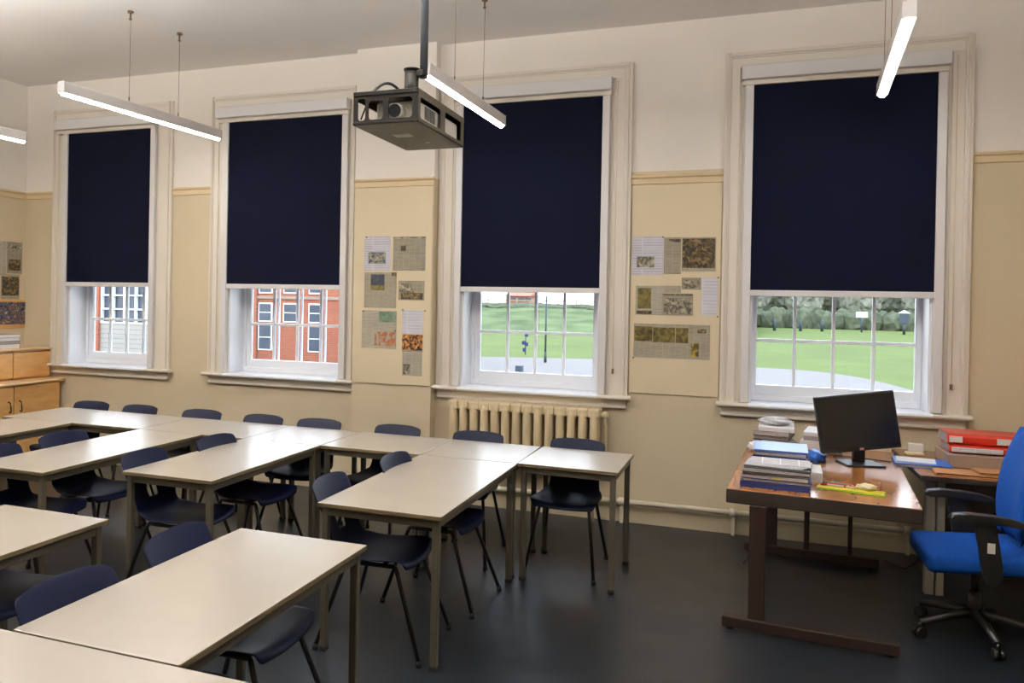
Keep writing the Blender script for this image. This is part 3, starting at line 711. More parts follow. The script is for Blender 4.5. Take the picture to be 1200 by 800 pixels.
sheet('grey clipping with a wide crowd photograph under a black rule', -0.554, -0.330, 1.601, 1.768, yw, NEWS[0], [(.02, .98, .04, .10, DARK), (.06, .96, .22, .94, SEP)], G2, dy=0.0030)
sheet('narrow column clipping above the wide crowd photograph', -0.545, -0.418, 1.770, 1.823, yw, NEWS[1], [], G2, dy=0.0002)
sheet('small grey clipping under the crowd picture', -0.414, -0.276, 1.797, 1.888, yw, NEWS[0], [(.1, .9, .2, .9, SEP)], G2)
sheet('narrow white typed letter beside the fourth window casing', -0.273, -0.155, 1.605, 1.889, yw, WHITE2, [], G2, [(1.0, .0), (1.0, 1.02)], name='typed_letter', cat='paper')
sheet('wide olive newspaper spread at the bottom between the windows', -0.760, -0.205, 1.274, 1.533, yw, NEWS[1], [(.01, .25, .08, .52, OLIVE), (.26, .55, .10, .54, OLIVE), (.56, .72, .10, .54, OLIVE), (.76, .86, .54, .92, YEL), (.84, .95, .12, .24, DARK)], G2, [(.0, 1.02)])
xw = XL+0.003; G3 = 'papers on the end wall'
# on the left wall the sheet runs along Y
sheet('newsprint page with grey pictures, on the end wall nearest the window', 6.268, 6.458, 1.875, 2.200, xw, NEWS[0], [(.1, .9, .55, .9, DARK), (.0, 1., .1, .2, SEP)], G3, wall='x')
sheet('pale newsprint page cut by the left photo edge', 6.02, 6.262, 1.86, 2.20, xw, NEWS[2], [], G3, wall='x')
sheet('clipping with a framed dark photograph, below the grey pictures page', 6.20, 6.43, 1.612, 1.868, xw, NEWS[1], [(.05, .95, .1, .85, DARK)], G3, wall='x')
pf = MB(); pf.box(-0.22, 0.20, -0.010, 0, -0.145, 0.15, M['beech'], 0.003)
pic = pf.build('framed_print', None, (XL, 6.325, 1.46), (0, 0, R(90))); tag(pic, 'colourful battle print on a pine board, low on the end wall', 'picture', G3)
MB().box(-0.20, 0.185, -0.0125, -0.010, -0.105, 0.125, COLOURP).build('print', pic)

# ------------------------------------------------------------------ teacher desk
DA = R(-4.5)
desk = thing('teacher_desk', 'orange-brown wooden teacher desk on dark brown T legs, set end on to the window', 'desk', (-0.05, 4.57, 0), DA)
DW, DL, DZ = 0.885, 1.72, 0.73
b = MB(); b.box(0, DW, 0, DL, DZ-0.075, DZ, M['desk_edge'], 0.006, 2)
for f in b.bm.faces:
    if f.normal.z > 0.9 and f.calc_center_median().z > DZ-0.001: f.material_index = b.mi(M['desk_wood'])
b.build('desktop', desk)
for y in (0.02, 1.50):
    b = MB(); b.box(-0.01, 0.80, y-0.03, y+0.03, 0.012, 0.068, M['desk_frame'], 0.006, 2)
    fo = b.build('foot_beam', desk)
    for x in (0.03, 0.76):
        MB().tube([(x, y, 0.0), (x, y, 0.014)], 0.02, M['cap'], 10).build('glide', fo)
    b = MB(); b.box(0.115, 0.195, y-0.02, y+0.02, 0.066, DZ-0.075, M['desk_frame'], 0.004, 1); b.build('leg_post', desk)
b = MB(); b.box(0.12, 0.19, 0.05, 1.48, 0.60, 0.652, M['desk_frame'], 0.003, 1); b.build('long_beam', desk)
b = MB(); b.box(0.36, 0.392, 1.49, 1.515, 0.066, DZ-0.075, M['desk_frame']); b.build('leg_post', desk)
b = MB(); b.box(0.62, 0.645, 1.49, 1.515, 0.066, DZ-0.075, M['desk_frame']); b.build('leg_post', desk)
DM = Matrix.Translation((-0.05, 4.57, 0)) @ Matrix.Rotation(DA, 4, 'Z')
def dk(x, y, z=DZ):   # a point given in desk coordinates
    return DM @ Vector((x, y, z))

# front stack on the desk
def flat(name, label, cat, cx, cy, z, w_, d_, h_, m, rz, grp=None, cover=None, pages=None, world=False):
    """book / folder / ream lying flat: cover boards with a page block between"""
    loc = dk(cx, cy, z) if not world else Vector((cx, cy, z))
    o = MB()
    if cover:
        if name in ('ring_binder', 'box_file'): o.box(-w_/2, w_/2, -d_/2, -d_/2+0.004, 0, h_-0.0005, cover)
        o.box(-w_/2, w_/2, -d_/2, d_/2, 0, 0.003, cover, 0.001, 1); o.box(-w_/2, w_/2, -d_/2, d_/2, h_-0.003, h_-0.0005, cover, 0.001, 1); o.box(-w_/2, w_/2, d_/2-0.004, d_/2, 0, h_-0.0005, cover)
        ob = o.build(name, None, loc, (0, 0, rz + (0 if world else DA)))
        MB().box(-w_/2+0.006, w_/2-0.006, -d_/2+0.005, d_/2-0.004, 0.003, h_-0.003, pages or M['paper_grey']).build('pages', ob)
    else:
        o.box(-w_/2, w_/2, -d_/2, d_/2, 0, h_-0.0005, m, 0.002, 1); ob = o.build(name, None, loc, (0, 0, rz + (0 if world else DA)))
    tag(ob, label, cat, grp)
    return ob
G4 = 'stack at the front corner of the desk'
z = DZ+0.0005; stk = [
 ('ring_binder', 'navy ring binder at the bottom of the stack on the desk front corner', 'binder', 0.030, 'navy_cover', 0.0, .335, .30),
 ('exercise_book', 'grey-paged navy booklet second from bottom in the desk corner stack', 'book', 0.018, 'navy_cover', 0.02, .33, .29),
 ('paper_wad', 'grey paper wad with a yellow tab, third from bottom in the desk corner stack', 'paper', 0.020, None, -0.02, .32, .285),
 ('exercise_book', 'dark booklet fourth from bottom in the desk corner stack', 'book', 0.012, 'black_plastic', 0.02, .325, .29),
 ('paper_wad', 'grey paper wad fifth from bottom in the desk corner stack', 'paper', 0.018, None, 0.0, .32, .28),
 ('exercise_book', 'black-covered booklet just below the printed sheets on the desk corner stack', 'book', 0.012, 'black_plastic', -0.03, .32, .28)]
for k, (nm, lab, ct, h_, cov, rz, w_, d_) in enumerate(stk):
    o = flat(nm, lab, ct, 0.235+random.uniform(-.008, .008), 0.24, z, w_, d_, h_, M['paper_grey'], rz, G4, cover=M[cov] if cov else None)
    if 'yellow' in lab: MB().box(-0.01, 0.03, -0.1425, -0.139, 0.004, 0.016, M['yellow']).build('yellow_tab', o)
    z += h_
for k in range(3):
    b = MB(); b.box(-0.145, 0.145, -0.10, 0.10, 0, 0.0035, M['paper_print'], 0.001, 1)
    o = b.build('printed_sheet', None, dk(0.225+0.012*k, 0.225+0.012*k, z), (0, 0, DA+R(-4+3*k))); z += 0.004
    tag(o, ['printed sheet lowest of three on the desk corner stack', 'printed sheet between the other two on the desk corner stack', 'topmost printed sheet on the desk corner stack'][k], 'paper', G4)
# second stack, behind
G5 = 'blue stack behind the front stack'
z = DZ+0.0005
for k, (nm, lab, ct, h_, cov, w_, d_) in enumerate((
 ('box_file', 'navy box file at the bottom of the blue stack, behind the printed sheets', 'box file', 0.055, 'navy_cover', .28, .34),
 ('ring_binder', 'navy binder with grey pages in the middle of the blue stack', 'binder', 0.050, 'navy_cover', .275, .33),
 ('paper_wad', 'grey paper wad under the bright blue wallet', 'paper', 0.022, None, .27, .32),
 ('plastic_wallet', 'bright blue plastic wallet on top of the blue stack', 'folder', 0.012, 'blue_cover', .285, .33))):
    flat(nm, lab, ct, 0.235, 0.66, z, w_, d_, h_, M['paper_grey'], R(random.uniform(-2, 2)), G5, cover=M[cov] if cov else None); z += h_
# white documents standing against it at the right
o = flat('paper_wad', 'white papers wedged between the blue stack and the monitor side', 'paper', 0.42, 0.52, DZ+0.0005, 0.06, 0.26, 0.055, M['paper'], R(2), G5)
# back pile
G6 = 'pile at the window end of the desk'
for sx, items in ((0.17, (('paper_wad', 'grey paper bundle, lowest at the window end of the desk, wall side', .06, 'paper_grey', None), ('exercise_book', 'dark booklet inside the loose pile by the window', .03, None, 'black_plastic'), ('paper_wad', 'grey paper wad high in the loose pile by the window', .03, 'paper_grey', None), ('paper_wad', 'white paper roll bundle on top of the loose pile by the window', .03, 'paper', None))),
                  (0.465, (('exercise_book', 'navy booklet at the bottom of the white pile behind the monitor', .02, None, 'navy_cover'), ('paper_wad', 'thick white paper ream behind the monitor', .06, 'paper', None), ('paper_wad', 'grey paper ream in the middle of the pile behind the monitor', .03, 'paper_grey', None), ('paper_wad', 'white paper ream topmost behind the monitor', .025, 'paper', None)))):
    z = DZ+0.0005
    for k, (nm, lab, h_, mt, cov) in enumerate(items):
        flat(nm, lab, 'paper' if nm == 'paper_wad' else 'book', sx+random.uniform(-.01, .01), 1.53+random.uniform(-.01, .01), z, 0.22, 0.30, h_, M[mt] if mt else None, R(random.uniform(-14, 14)), G6, cover=M[cov] if cov else None); z += h_
# crumpled clear bag and blue cloth
def lump(name, label, cat, loc, sx, sy, sz, m, seed):
    b = MB(); r_ = bmesh.ops.create_icosphere(b.bm, subdivisions=3, radius=1.0); rnd = random.Random(seed); k = b.mi(m)
    ph = [rnd.uniform(0, 6) for _ in range(6)]
    for v in b.bm.verts:
        c = v.co.copy(); d_ = 1+0.16*math.sin(5*c.x+ph[0])*math.cos(6*c.y+ph[1])+0.12*math.sin(9*c.z+ph[2]+4*c.x)+rnd.uniform(-.04, .04)
        v.co = Vector((c.x*sx*d_, c.y*sy*d_, max(c.z*d_, -0.75)*sz + 0.75*sz))
    for f in b.bm.faces: f.smooth = True
    return tag(b.build(name, None, loc), label, cat)
lump('crumpled_bag', 'bright blue crumpled plastic bag beside the blue stack, left of the monitor', 'bag', dk(0.425, 1.10), 0.055, 0.10, 0.040, M['blue_cover'], 3)
lump('crumpled_newspaper', 'crumpled grey newspaper on top of the loose pile by the window', 'paper', dk(0.17, 1.53, DZ+0.1515), 0.10, 0.10, 0.028, M['paper_print'], 12)
lump('crumpled_paper', 'crumpled white paper at the wall-side corner of the desk', 'paper', dk(0.05, 1.28), 0.035, 0.05, 0.035, M['paper'], 5)

# yellow folder with pens and a tissue
b = MB(); b.box(-0.16, 0.16, -0.045, 0.045, 0, 0.006, M['lime'], 0.002, 1); b.box(-0.155, 0.155, -0.042, 0.042, 0.006, 0.012, M['yellow'], 0.002, 1)
tray = b.build('pencil_case', None, dk(0.585, 0.26), (0, 0, DA+R(-8))); tag(tray, 'flat yellow and lime pencil case near the front edge of the desk', 'pencil case')
for k, (dx, dy, ang, mt, lab) in enumerate(((-0.07, 0.02, 12, 'redpen', 'red pen nearest the paper stack'), (-0.05, 0.045, 5, 'redpen', 'red pen behind the first red pen'), (-0.06, 0.07, -12, 'teal', 'teal pen furthest from the desk front edge'), (-0.04, 0.0, -3, 'label_white', 'white pen across the yellow pencil case'), (0.03, 0.03, 30, 'redpen', 'red pen nearest the crumpled tissue'))):
    b = MB(); b.tube([(-0.07, 0, 0), (0.055, 0, 0)], 0.0048, M[mt], 8); b.tube([(0.055, 0, 0), (0.068, 0, 0)], 0.004, M['cream_plastic'], 8, radii=[0.0046, 0.0012])
    ins = abs(dy) < 0.046
    o = b.build('pen', None, dk(0.585+dx, 0.26+dy+0.02, DZ+(0.0175 if True else 0.005)), (0, 0, DA+R(ang))); tag(o, lab + ', on the desk', 'pen', 'pens on the teacher desk')
lump('crumpled_tissue', 'crumpled cream tissue on the yellow pencil case', 'tissue', dk(0.66, 0.285, DZ+0.012), 0.045, 0.035, 0.018, M['cream_plastic'], 9)

# monitor
mon = thing('computer_monitor', 'black flat computer monitor on a square stand, tilted to one side', 'monitor', (0.700, 5.63, DZ+0.0005), R(16))
b = MB(); b.box(-0.11, 0.11, -0.10, 0.10, 0, 0.012, M['black_plastic'], 0.006, 2); b.build('stand_base', mon)
b = MB(); b.box(-0.035, 0.035, 0.01, 0.045, 0.01, 0.22, M['black_plastic'], 0.006, 2); b.build('stand_neck', mon)
b = MB(); b.box(-0.228, 0.228, -0.022, 0.022, -0.172, 0.172, M['black_plastic'], 0.008, 2); b.box(-0.15, 0.15, 0.02, 0.045, -0.11, 0.11, M['black_plastic'], 0.012, 2)
hd_ = b.build('housing', mon, (-0.038, -0.03, 0.262), (R(-4), R(-7.5), R(-2)))
b = MB(); b.box(-0.214, 0.214, -0.0235, -0.0215, -0.146, 0.156, M['screen']); b.build('screen', hd_)
b = MB(); b.box(-0.012, 0.012, -0.0245, -0.0215, -0.167, -0.153, M['badge'], 0.002); b.build('badge', hd_)
b = MB(); pts = [dk(0.52, 1.30, DZ+0.006), dk(0.60, 1.33, DZ+0.006), dk(0.68, 1.32, DZ+0.006), dk(0.78, 1.30, DZ+0.006), dk(0.84, 1.27, DZ+0.006)]
b.tube(pts, 0.004, M['cord'], 6); tag(b.build('monitor_cable'), 'black cable lying behind the monitor stand', 'cable')

# ------------------------------------------------------------------ side desk under the wide window
sd = thing('side_desk', 'orange-brown side desk against the window wall, behind the office chair', 'desk', (1.60, 5.90, 0))
b = MB(); b.box(-0.615, 0.66, -0.46, 0.50, 0.695, 0.728, M['desk_edge'], 0.004, 1)
for f in b.bm.faces:
    if f.normal.z > 0.9 and f.calc_center_median().z > 0.727: f.material_index = b.mi(M['desk_wood'])
b.build('desktop', sd)
for x in (-0.50, 0.56):
    b = MB(); b.box(x-0.055, x-0.005, -0.30, -0.25, 0.0, 0.695, M['panel_grey'], 0.004, 1); b.box(x+0.003, x+0.045, -0.30, -0.25, 0.0, 0.695, M['panel_grey'], 0.004, 1); b.build('leg', sd)
b = MB(); b.box(-0.48, 0.5, 0.10, 0.118, 0.25, 0.695, M['desk_frame']); b.build('modesty_panel', sd)
S = 0.7285
def sflat(nm, lab, ct, x, y, z, w_, d_, h_, m, rz=0, cover=None, grp=None, pages=None): return flat(nm, lab, ct, x, y, z, w_, d_, h_, m, rz, grp, cover, pages, world=True)
G7 = 'things on the side desk'
sflat('grey_document_box', 'grey-brown document box underneath the red binders', 'box', 1.45, 5.98, S, 0.51, 0.36, 0.075, M['grey_card'], 0.0, None, G7)
def binder(label, x0, x1, y, z, h_, dep, labs, m=M['red']):
    """lever-arch file lying flat with its rounded spine to the room"""
    cx = (x0+x1)/2; hw_ = (x1-x0)/2
    prof = [(dep, 0), (0.02, 0), (0.006, 0.006), (0, h_*0.3), (0, h_*0.7), (0.006, h_-0.006), (0.02, h_), (dep, h_), (dep, h_-0.004), (0.03, h_-0.004), (0.03, 0.004), (dep, 0.004)]
    b = MB(); b.prism(prof, 'x', -hw_, hw_, m); o = b.build('lever_arch_file', None, (cx, y, z)); tag(o, label, 'binder', 'red lever arch files')
    MB().box(-hw_+0.004, hw_-0.004, 0.034, dep-0.006, 0.005, h_-0.005, M['paper_grey']).build('pages', o)
    for u0, u1, mm in labs:
        MB().box(-hw_+u0*2*hw_, -hw_+u1*2*hw_, -0.0012, 0.0004, h_*0.22, h_*0.78, mm).build('spine_label', o)
binder('lower red lever arch file with a long printed spine label', 1.215, 1.66, 5.86, S+0.0755, 0.052, 0.26, [(0.02, 0.62, M['paper_print']), (0.88, 0.98, M['paper_print'])])
binder('upper red lever arch file with a small white spine label', 1.205, 1.70, 5.875, S+0.128, 0.066, 0.26, [(0.02, 0.16, M['label_white']), (0.52, 0.70, M['label_white'])])
binder('red lever arch file partly behind the blue office chair back', 1.72, 2.1, 5.90, S+0.0005, 0.066, 0.26, [(0.4, 0.6, M['label_white'])])
o = sflat('blue_folder', 'open royal blue folder on the side desk, beside the red binders', 'folder', 1.055, 5.80, S, 0.30, 0.26, 0.022, None, R(-4), M['blue_cover'], G7)
b = MB(); b.box(-0.11, 0.10, -0.09, 0.09, 0, 0.004, M['paper'], 0.001, 1); tag(b.build('loose_sheet', None, (1.03, 5.81, S+0.0225), (0, 0, R(-8))), 'white sheets lying on the royal blue folder', 'paper', G7)
for k, (x, y, w_, d_, h_, mt, cv, lab) in enumerate(((1.25, 5.60, .34, .20, .012, None, 'brown_card', 'brown card folder at the side desk edge, nearest the teacher desk'), (1.60, 5.59, .30, .20, .016, None, 'brown_card', 'brown card folder at the side desk edge, nearest the chair back'), (1.42, 5.62, .26, .16, .010, None, 'brown_card', 'brown card folder lying across the other two'))):
    sflat('card_folder', lab, 'folder', x, y, S+(0 if k < 2 else 0.0165), w_, d_, h_, None, R(-3+4*k) if k != 1 else 0, M[cv], 'brown card folders', pages=M['black_plastic'])
b = MB(); b.box(-0.05, 0.05, -0.035, 0.035, 0, 0.022, M['cream_plastic'], 0.008, 2); tag(b.build('tape_dispenser', None, (1.08, 6.17, S+0.0), (0, 0, R(10))), 'cream desk gadget on the side desk, below the sill', 'stationery', G7)
b = MB(); b.box(-0.045, 0.045, -0.03, 0.03, 0, 0.05, M['label_white'], 0.006, 2); tag(b.build('white_box', None, (1.09, 6.19, S+0.0225), (0, 0, R(-5))), 'small white box on top of the cream gadget', 'box', G7)

# ------------------------------------------------------------------ office chair (faces the desk, -X)
oc = thing('office_chair', 'royal blue swivel office chair with black arms at the teacher desk', 'office chair', (1.155, 4.98, 0), R(0))
def pad(b, x0, x1, y0, y1, z0, z1, m, bev, crown=0.0):
    b.box(x0, x1, y0, y1, z0, z1, m, bev, 4)
b = MB(); pad(b, -0.26, 0.24, -0.245, 0.245, 0.395, 0.495, M['blue_fabric'], 0.035)
for v in b.bm.verts:
    if v.co.z > 0.47: v.co.z += 0.018*(1-(v.co.x/0.25)**2)*(1-(v.co.y/0.25)**2)
    if v.co.x < -0.2: v.co.z -= 0.03
b.build('seat', oc, smooth=True)
b = MB(); b.box(-0.24, 0.22, -0.23, 0.23, 0.375, 0.41, M['black_plastic'], 0.015, 2); b.box(-0.12, 0.14, -0.08, 0.08, 0.335, 0.39, M['black_plastic'], 0.01, 2); b.build('seat_pan', oc)
b = MB(); n1, n2 = 14, 12; G = []   # backrest cushion as a curved rounded slab
for side in (0, 1):
    g = []
    for a in range(n1+1):
        row = []
        v_ = -1+2*a/n1
        for c in range(n2+1):
            u_ = -1+2*c/n2; e = max(0.0, 1-(abs(u_)**4+abs(v_)**4)) ** 0.5
            wy = 0.225*(1-0.10*max(0, v_)**2 - 0.06*max(0, -v_)) ; zc = 0.80+0.29*v_*(1-0.06*u_*u_)
            ct = 0.155+0.09*(v_*0.5+0.5)-0.045*u_*u_ + 0.03*v_*v_
            x = ct + (-0.038*e if side == 0 else 0.038*e)
            row.append(b.bm.verts.new((x, wy*u_*(1-0.10*abs(v_)**5), zc)))
        g.append(row)
    G.append(g)
k = b.mi(M['blue_fabric'])
for side in (0, 1):
    for a in range(n1):
        for c in range(n2):
            f = b.bm.faces.new((G[side][a][c], G[side][a][c+1], G[side][a+1][c+1], G[side][a+1][c])); f.material_index = k
bmesh.ops.remove_doubles(b.bm, verts=b.bm.verts, dist=0.0015)
b.build('backrest', oc, smooth=True)
b = MB(); b.tube([(0.12, 0, 0.37), (0.24, 0, 0.36), (0.285, 0, 0.42), (0.285, 0, 0.55), (0.26, 0, 0.70)], 0.028, M['black_plastic'], 10)
for k_ in range(9): b.tube([(0.285, 0, 0.40+k_*0.022), (0.286, 0, 0.41+k_*0.022)], 0.038, M['black_plastic'], 12)
b.build('back_bracket', oc)
for s_ in (-1, 1):
    y = s_*0.285
    b = MB(); b.prism([(-0.075, 0.655), (0.015, 0.655), (0.045, 0.45), (0.045, 0.385), (0.02, 0.355), (-0.01, 0.355), (-0.035, 0.40), (-0.045, 0.47)], 'y', y-0.014, y+0.014, M['black_plastic']); b.tube([(-0.02, y-s_*0.10, 0.40), (-0.02, y, 0.385)], 0.02, M['black_plastic'], 8)
    ar = b.build('arm_post', oc)
    if s_ < 0: MB().box(-0.02, 0.012, y-0.0155, y-0.013, 0.51, 0.56, M['label_white']).build('sticker', ar)
    b = MB(); prof = []
    top = [(-0.175, 0.668), (-0.16, 0.682), (-0.10, 0.692), (0.0, 0.690), (0.08, 0.682), (0.145, 0.664), (0.155, 0.652)]
    bot = [(0.14, 0.640), (0.06, 0.652), (-0.08, 0.654), (-0.16, 0.650), (-0.178, 0.657)]
    b.prism(top+bot, 'y', y-0.035, y+0.035, M['black_plastic'], True); b.build('arm_pad', oc)
b = MB(); b.tube([(0, 0, 0.10), (0, 0, 0.24)], 0.028, M['black_plastic'], 14); b.tube([(0, 0, 0.22), (0, 0, 0.345)], 0.018, M['dark_metal'], 12); b.build('gas_column', oc)
for k_ in range(5):
    a = R(72*k_+205); dx, dy = math.cos(a), math.sin(a)
    b = MB(); b.tube([(0.0, 0.0, 0.125), (dx*0.12, dy*0.12, 0.115), (dx*0.29, dy*0.29, 0.075)], 0.02, M['black_plastic'], 8, radii=[0.030, 0.024, 0.017]); sp = b.build('base_spoke', oc)
    b = MB(); cx_, cy_ = dx*0.29, dy*0.29; nx, ny = -dy, dx
    b.tube([(cx_, cy_, 0.05), (cx_, cy_, 0.078)], 0.009, M['black_plastic'], 8)
    for s_ in (-1, 1): b.tube([(cx_+nx*0.006*s_, cy_+ny*0.006*s_, 0.027), (cx_+nx*0.024*s_, cy_+ny*0.024*s_, 0.027)], 0.027, M['black_plastic'], 14)
    b.build('caster', sp)
# power lead on the floor by the side desk
b = MB(); b.tube([(0.93, 6.2, 0.01), (0.98, 6.1, 0.012), (1.02, 6.02, 0.02), (1.06, 5.93, 0.10), (1.08, 5.84, 0.20)], 0.006, M['cord'], 6); tag(b.build('power_lead'), 'black lead trailing to the floor under the side desk', 'cable')
b = MB(); b.tube([(0.115, 5.9, 0.64), (0.105, 5.86, 0.40), (0.13, 5.84, 0.20), (0.075, 5.80, 0.02), (0.05, 5.74, 0.008)], 0.005, M['cord'], 6); tag(b.build('hanging_lead'), 'black lead hanging down beside the desk leg post to the floor', 'cable')

# ------------------------------------------------------------------ outside
GZ = -1.1
M['grass'] = mat('playing_field_grass', (88, 98, 50), 0.95, spec=0.1, noise=(0.25, 0.12))
M['bankg'] = mat('rough_bank_grass', (86, 96, 62), 0.95, spec=0.1, noise=(0.35, 0.4))
M['path'] = mat('pale_tarmac', (106, 98, 92), 0.9, noise=(0.8, 0.05))
M['brick'] = brick('red_brick', (142, 70, 44), (158, 84, 54), (140, 112, 96))
M['stone'] = mat('sandstone', (140, 122, 108), 0.9, noise=(2, 0.1))
M['winblue'] = mat('distant_window_glass', (50, 60, 74), 0.35, noise=(2, 0.3))
M['plank'] = None
def plank_mat():
    m = mat('grey_weathered_cladding', (170, 166, 160), 0.8); nt = m.node_tree; b = nt.nodes['Principled BSDF']; N, L = nt.nodes.new, nt.links.new
    tc = N('ShaderNodeTexCoord'); w = N('ShaderNodeTexWave'); w.bands_direction = 'Z'; w.wave_profile = 'SAW'; w.inputs['Scale'].default_value = 2.2; w.inputs['Distortion'].default_value = 0.3; L(tc.outputs['Object'], w.inputs['Vector'])
    r = N('ShaderNodeValToRGB'); r.color_ramp.elements[0].color = srgb(74, 73, 73); r.color_ramp.elements[0].position = 0.0; r.color_ramp.elements[1].position = 0.15; r.color_ramp.elements[1].color = srgb(146, 141, 132)
    L(w.outputs['Fac'], r.inputs['Fac']); L(r.outputs['Color'], b.inputs['Base Color']); return m
M['plank'] = plank_mat()
M['hedge'] = mat('leafy_green', (82, 86, 68), 0.95, spec=0.1, noise=(1.2, 0.35))
M['twig'] = mat('budding_tree', (122, 122, 108), 0.95, spec=0.1, noise=(1.0, 0.3))
M['barkm'] = mat('bark', (96, 84, 70), 0.9)
M['darkpost'] = mat('dark_green_post', (40, 56, 54), 0.5)
M['bluepost'] = mat('slate_blue_post', (52, 62, 72), 0.6)
M['white_sign'] = mat('white_sign', (226, 230, 232), 0.5)
M['roof'] = mat('clay_roof', (160, 96, 74), 0.9)

b = MB(); k = b.mi(M['grass']); b.mi(M['grass'])
vs = [b.bm.verts.new(p) for p in ((-160, YF+WT, GZ), (160, YF+WT, GZ), (160, 400, GZ), (-160, 400, GZ))]; b.bm.faces.new(vs)
struct(b.build('field'))
# tarmac beside the building, with a curved far edge
s = (1.682-GZ)/(1.682+0.7)
edge = [(-60, 38*1.0), (-10.41*s, 33.58*s), (-5.74*s, 35.1*s), (0.71*s, 34.26*s), (2.2*s, 33.9*s), (3.165*s, 33.0*s), (3.9*s, 31.4*s), (4.35*s, 29.6*s), (4.80*s, 27.0*s), (5.0*s, 22*s), (5.2*s, YF+WT+0.01)]
b = MB(); pth = [(-60, YF+WT+0.01)] + edge
b.prism([(x, y) for x, y in pth][::-1], 'z', GZ, GZ+0.02, M['path'])
struct(b.build('path'))
# grassy bank with a fence on its crest (seen through the third window)
b = MB()
b.prism([(66*s, GZ-0.02), (72*s, GZ+0.9), (80*s, 1.0), (90*s, 1.45), (130*s, 1.4), (130*s, GZ-0.02)], 'x', -80, 1.5, M['bankg']); struct(b.build('terrain'))
fen = thing('crest_fence', 'pale rail fence along the top of the grassy bank', 'fence', (-22, 92*s, 1.45))
b = MB(); b.box(-50, 22, -0.05, 0.05, 0.35, 0.5, M['stone']); b.build('rail', fen)
for k in range(19): MB().box(-50+4*k-0.08, -50+4*k+0.08, -0.08, 0.08, 0, 0.7, M['stone']).build('post', fen)
# small far houses behind the bank
for k, (x, w_, lab) in enumerate(((-39, 4.4, 'low brick house beyond the grassy bank, seen in the third window'),)):
    h = thing('far_house', lab, 'house', (x, 150, 1.3))
    MB().box(-w_/2, w_/2, 0, 8, 0, 1.5, M['brick']).build('wall', h)
    MB().prism([(-0.4, 1.5), (8.4, 1.5), (4, 2.3)], 'x', -w_/2-0.3, w_/2+0.3, M['roof']).build('roof', h)
    for j in range(3): MB().box(-w_/2+1+j*w_/3.2, -w_/2+2.1+j*w_/3.2, -0.05, 0, 0.5, 1.2, M['winblue']).build('window', h)
b = MB(); rnd = random.Random(11)
for k in range(90):
    y = rnd.uniform(80, 88)*s; bmesh.ops.create_icosphere(b.bm, subdivisions=2, radius=1.0, matrix=Matrix.Translation((rnd.uniform(-46, -14), y, 1.0)) @ Matrix.Diagonal((rnd.uniform(.8, 2.4), 1.0, rnd.uniform(.15, .6), 1)))
for v in b.bm.verts: v.co += Vector((rnd.uniform(-.12, .12), rnd.uniform(-.12, .12), rnd.uniform(-.10, .10)))
b.mi(M['hedge']); tag(b.build('undergrowth'), 'low dark green scrub growing on the grassy bank', 'scrub', kind='stuff')
# red brick school block facing the second window
bb = thing('brick_block', 'red brick building with sash windows, seen through the second window', 'building', (-18.0, 30, GZ))
MB().box(-6.4, 4.6, 0, 6, 0, 4.75, M['brick']).build('wall', bb)
b = MB()
for z in (2.72, 4.55): b.box(-6.4, 4.6, -0.08, 0, z, z+0.12, M['stone'])
b.build('string_course', bb)
b = MB(); b.box(-1.42, -1.1, -0.12, 0, 0, 4.8, M['brick']); b.box(3.0, 3.14, -0.16, -0.02, 0, 4.8, M['white_sign']); b.build('pilaster', bb)
for row, (z0, z1) in enumerate(((0.55, 1.65), (1.75, 2.55), (2.95, 4.1))):
    for j, x in enumerate((-5.6, -4.5, -3.4, -2.3, -0.7, 0.5, 1.7, 3.6)):
        if row == 0 and j in (2, 5): continue
        f = MB(); f.box(x-0.33, x+0.33, -0.05, 0.05, z0, z1, M['upvc']); f = f.build('window', bb)
        b = MB(); b.box(x-0.28, x+0.28, -0.07, -0.05, z0+0.05, (z0+z1)/2-0.02, M['winblue']); b.box(x-0.28, x+0.28, -0.07, -0.05, (z0+z1)/2+0.02, z1-0.05, M['winblue']); b.build('pane', f)
# clad annex facing the first window
an = thing('clad_annex', 'grey clad annex with blue glazing, seen through the first window', 'building', (-16.6, 20, GZ))
MB().box(-1.75, 0.4, 0, 3, 0, 1.9, M['plank']).build('wall', an)
MB().box(-2.35, -1.75, -0.1, 3, 0, 3.7, M['brick']).build('corner_pier', an)
MB().box(-1.75, 0.4, 0.1, 3, 1.9, 3.7, M['winblue']).build('glazing', an)
b = MB()
for k in range(6): b.box(-1.75+k*0.43, -1.70+k*0.43, 0, 0.1, 1.9, 3.7, M['white_sign'])
for k in range(5): b.box(-1.75, 0.4, -0.01, 0.1, 1.9+k*0.42, 1.94+k*0.42, M['white_sign'])
b.build('glazing_grid', an)
# lamp post, bollards, signs
lp = thing('lamp_post', 'tall dark post on the tarmac edge, seen through the third window', 'post', (-7.114*s, 31.9*s, GZ+0.02))
MB().tube([(0, 0, 0), (0, 0, 3.05)], 0.045, M['darkpost'], 10).build('pole', lp); MB().tube([(0, 0, 0), (0, 0, 0.5)], 0.065, M['darkpost'], 10).build('base', lp)
mk = thing('marker_post', 'thin post with small dark blue markers on the field', 'post', (-10.55, 42.5, GZ+0.0))
MB().tube([(0, 0, 0), (0, 0, 1.1)], 0.03, M['bluepost'], 6).build('pole', mk)
for k, (dx, z) in enumerate(((-0.05, 0.25), (0.06, 0.55), (-0.1, 0.62), (0.05, 1.05))): MB().box(dx-0.09, dx+0.09, -0.05, -0.03, z-0.1, z+0.1, M['navy_cover']).build('marker', mk)
b = MB(); b.box(-0.14, 0.14, -0.14, 0.14, 0, 0.25, M['bluepost'], 0.02); tag(b.build('ground_box', None, (-8.1, 31.7, GZ+0.02)), 'small grey utility box on the tarmac', 'utility box')
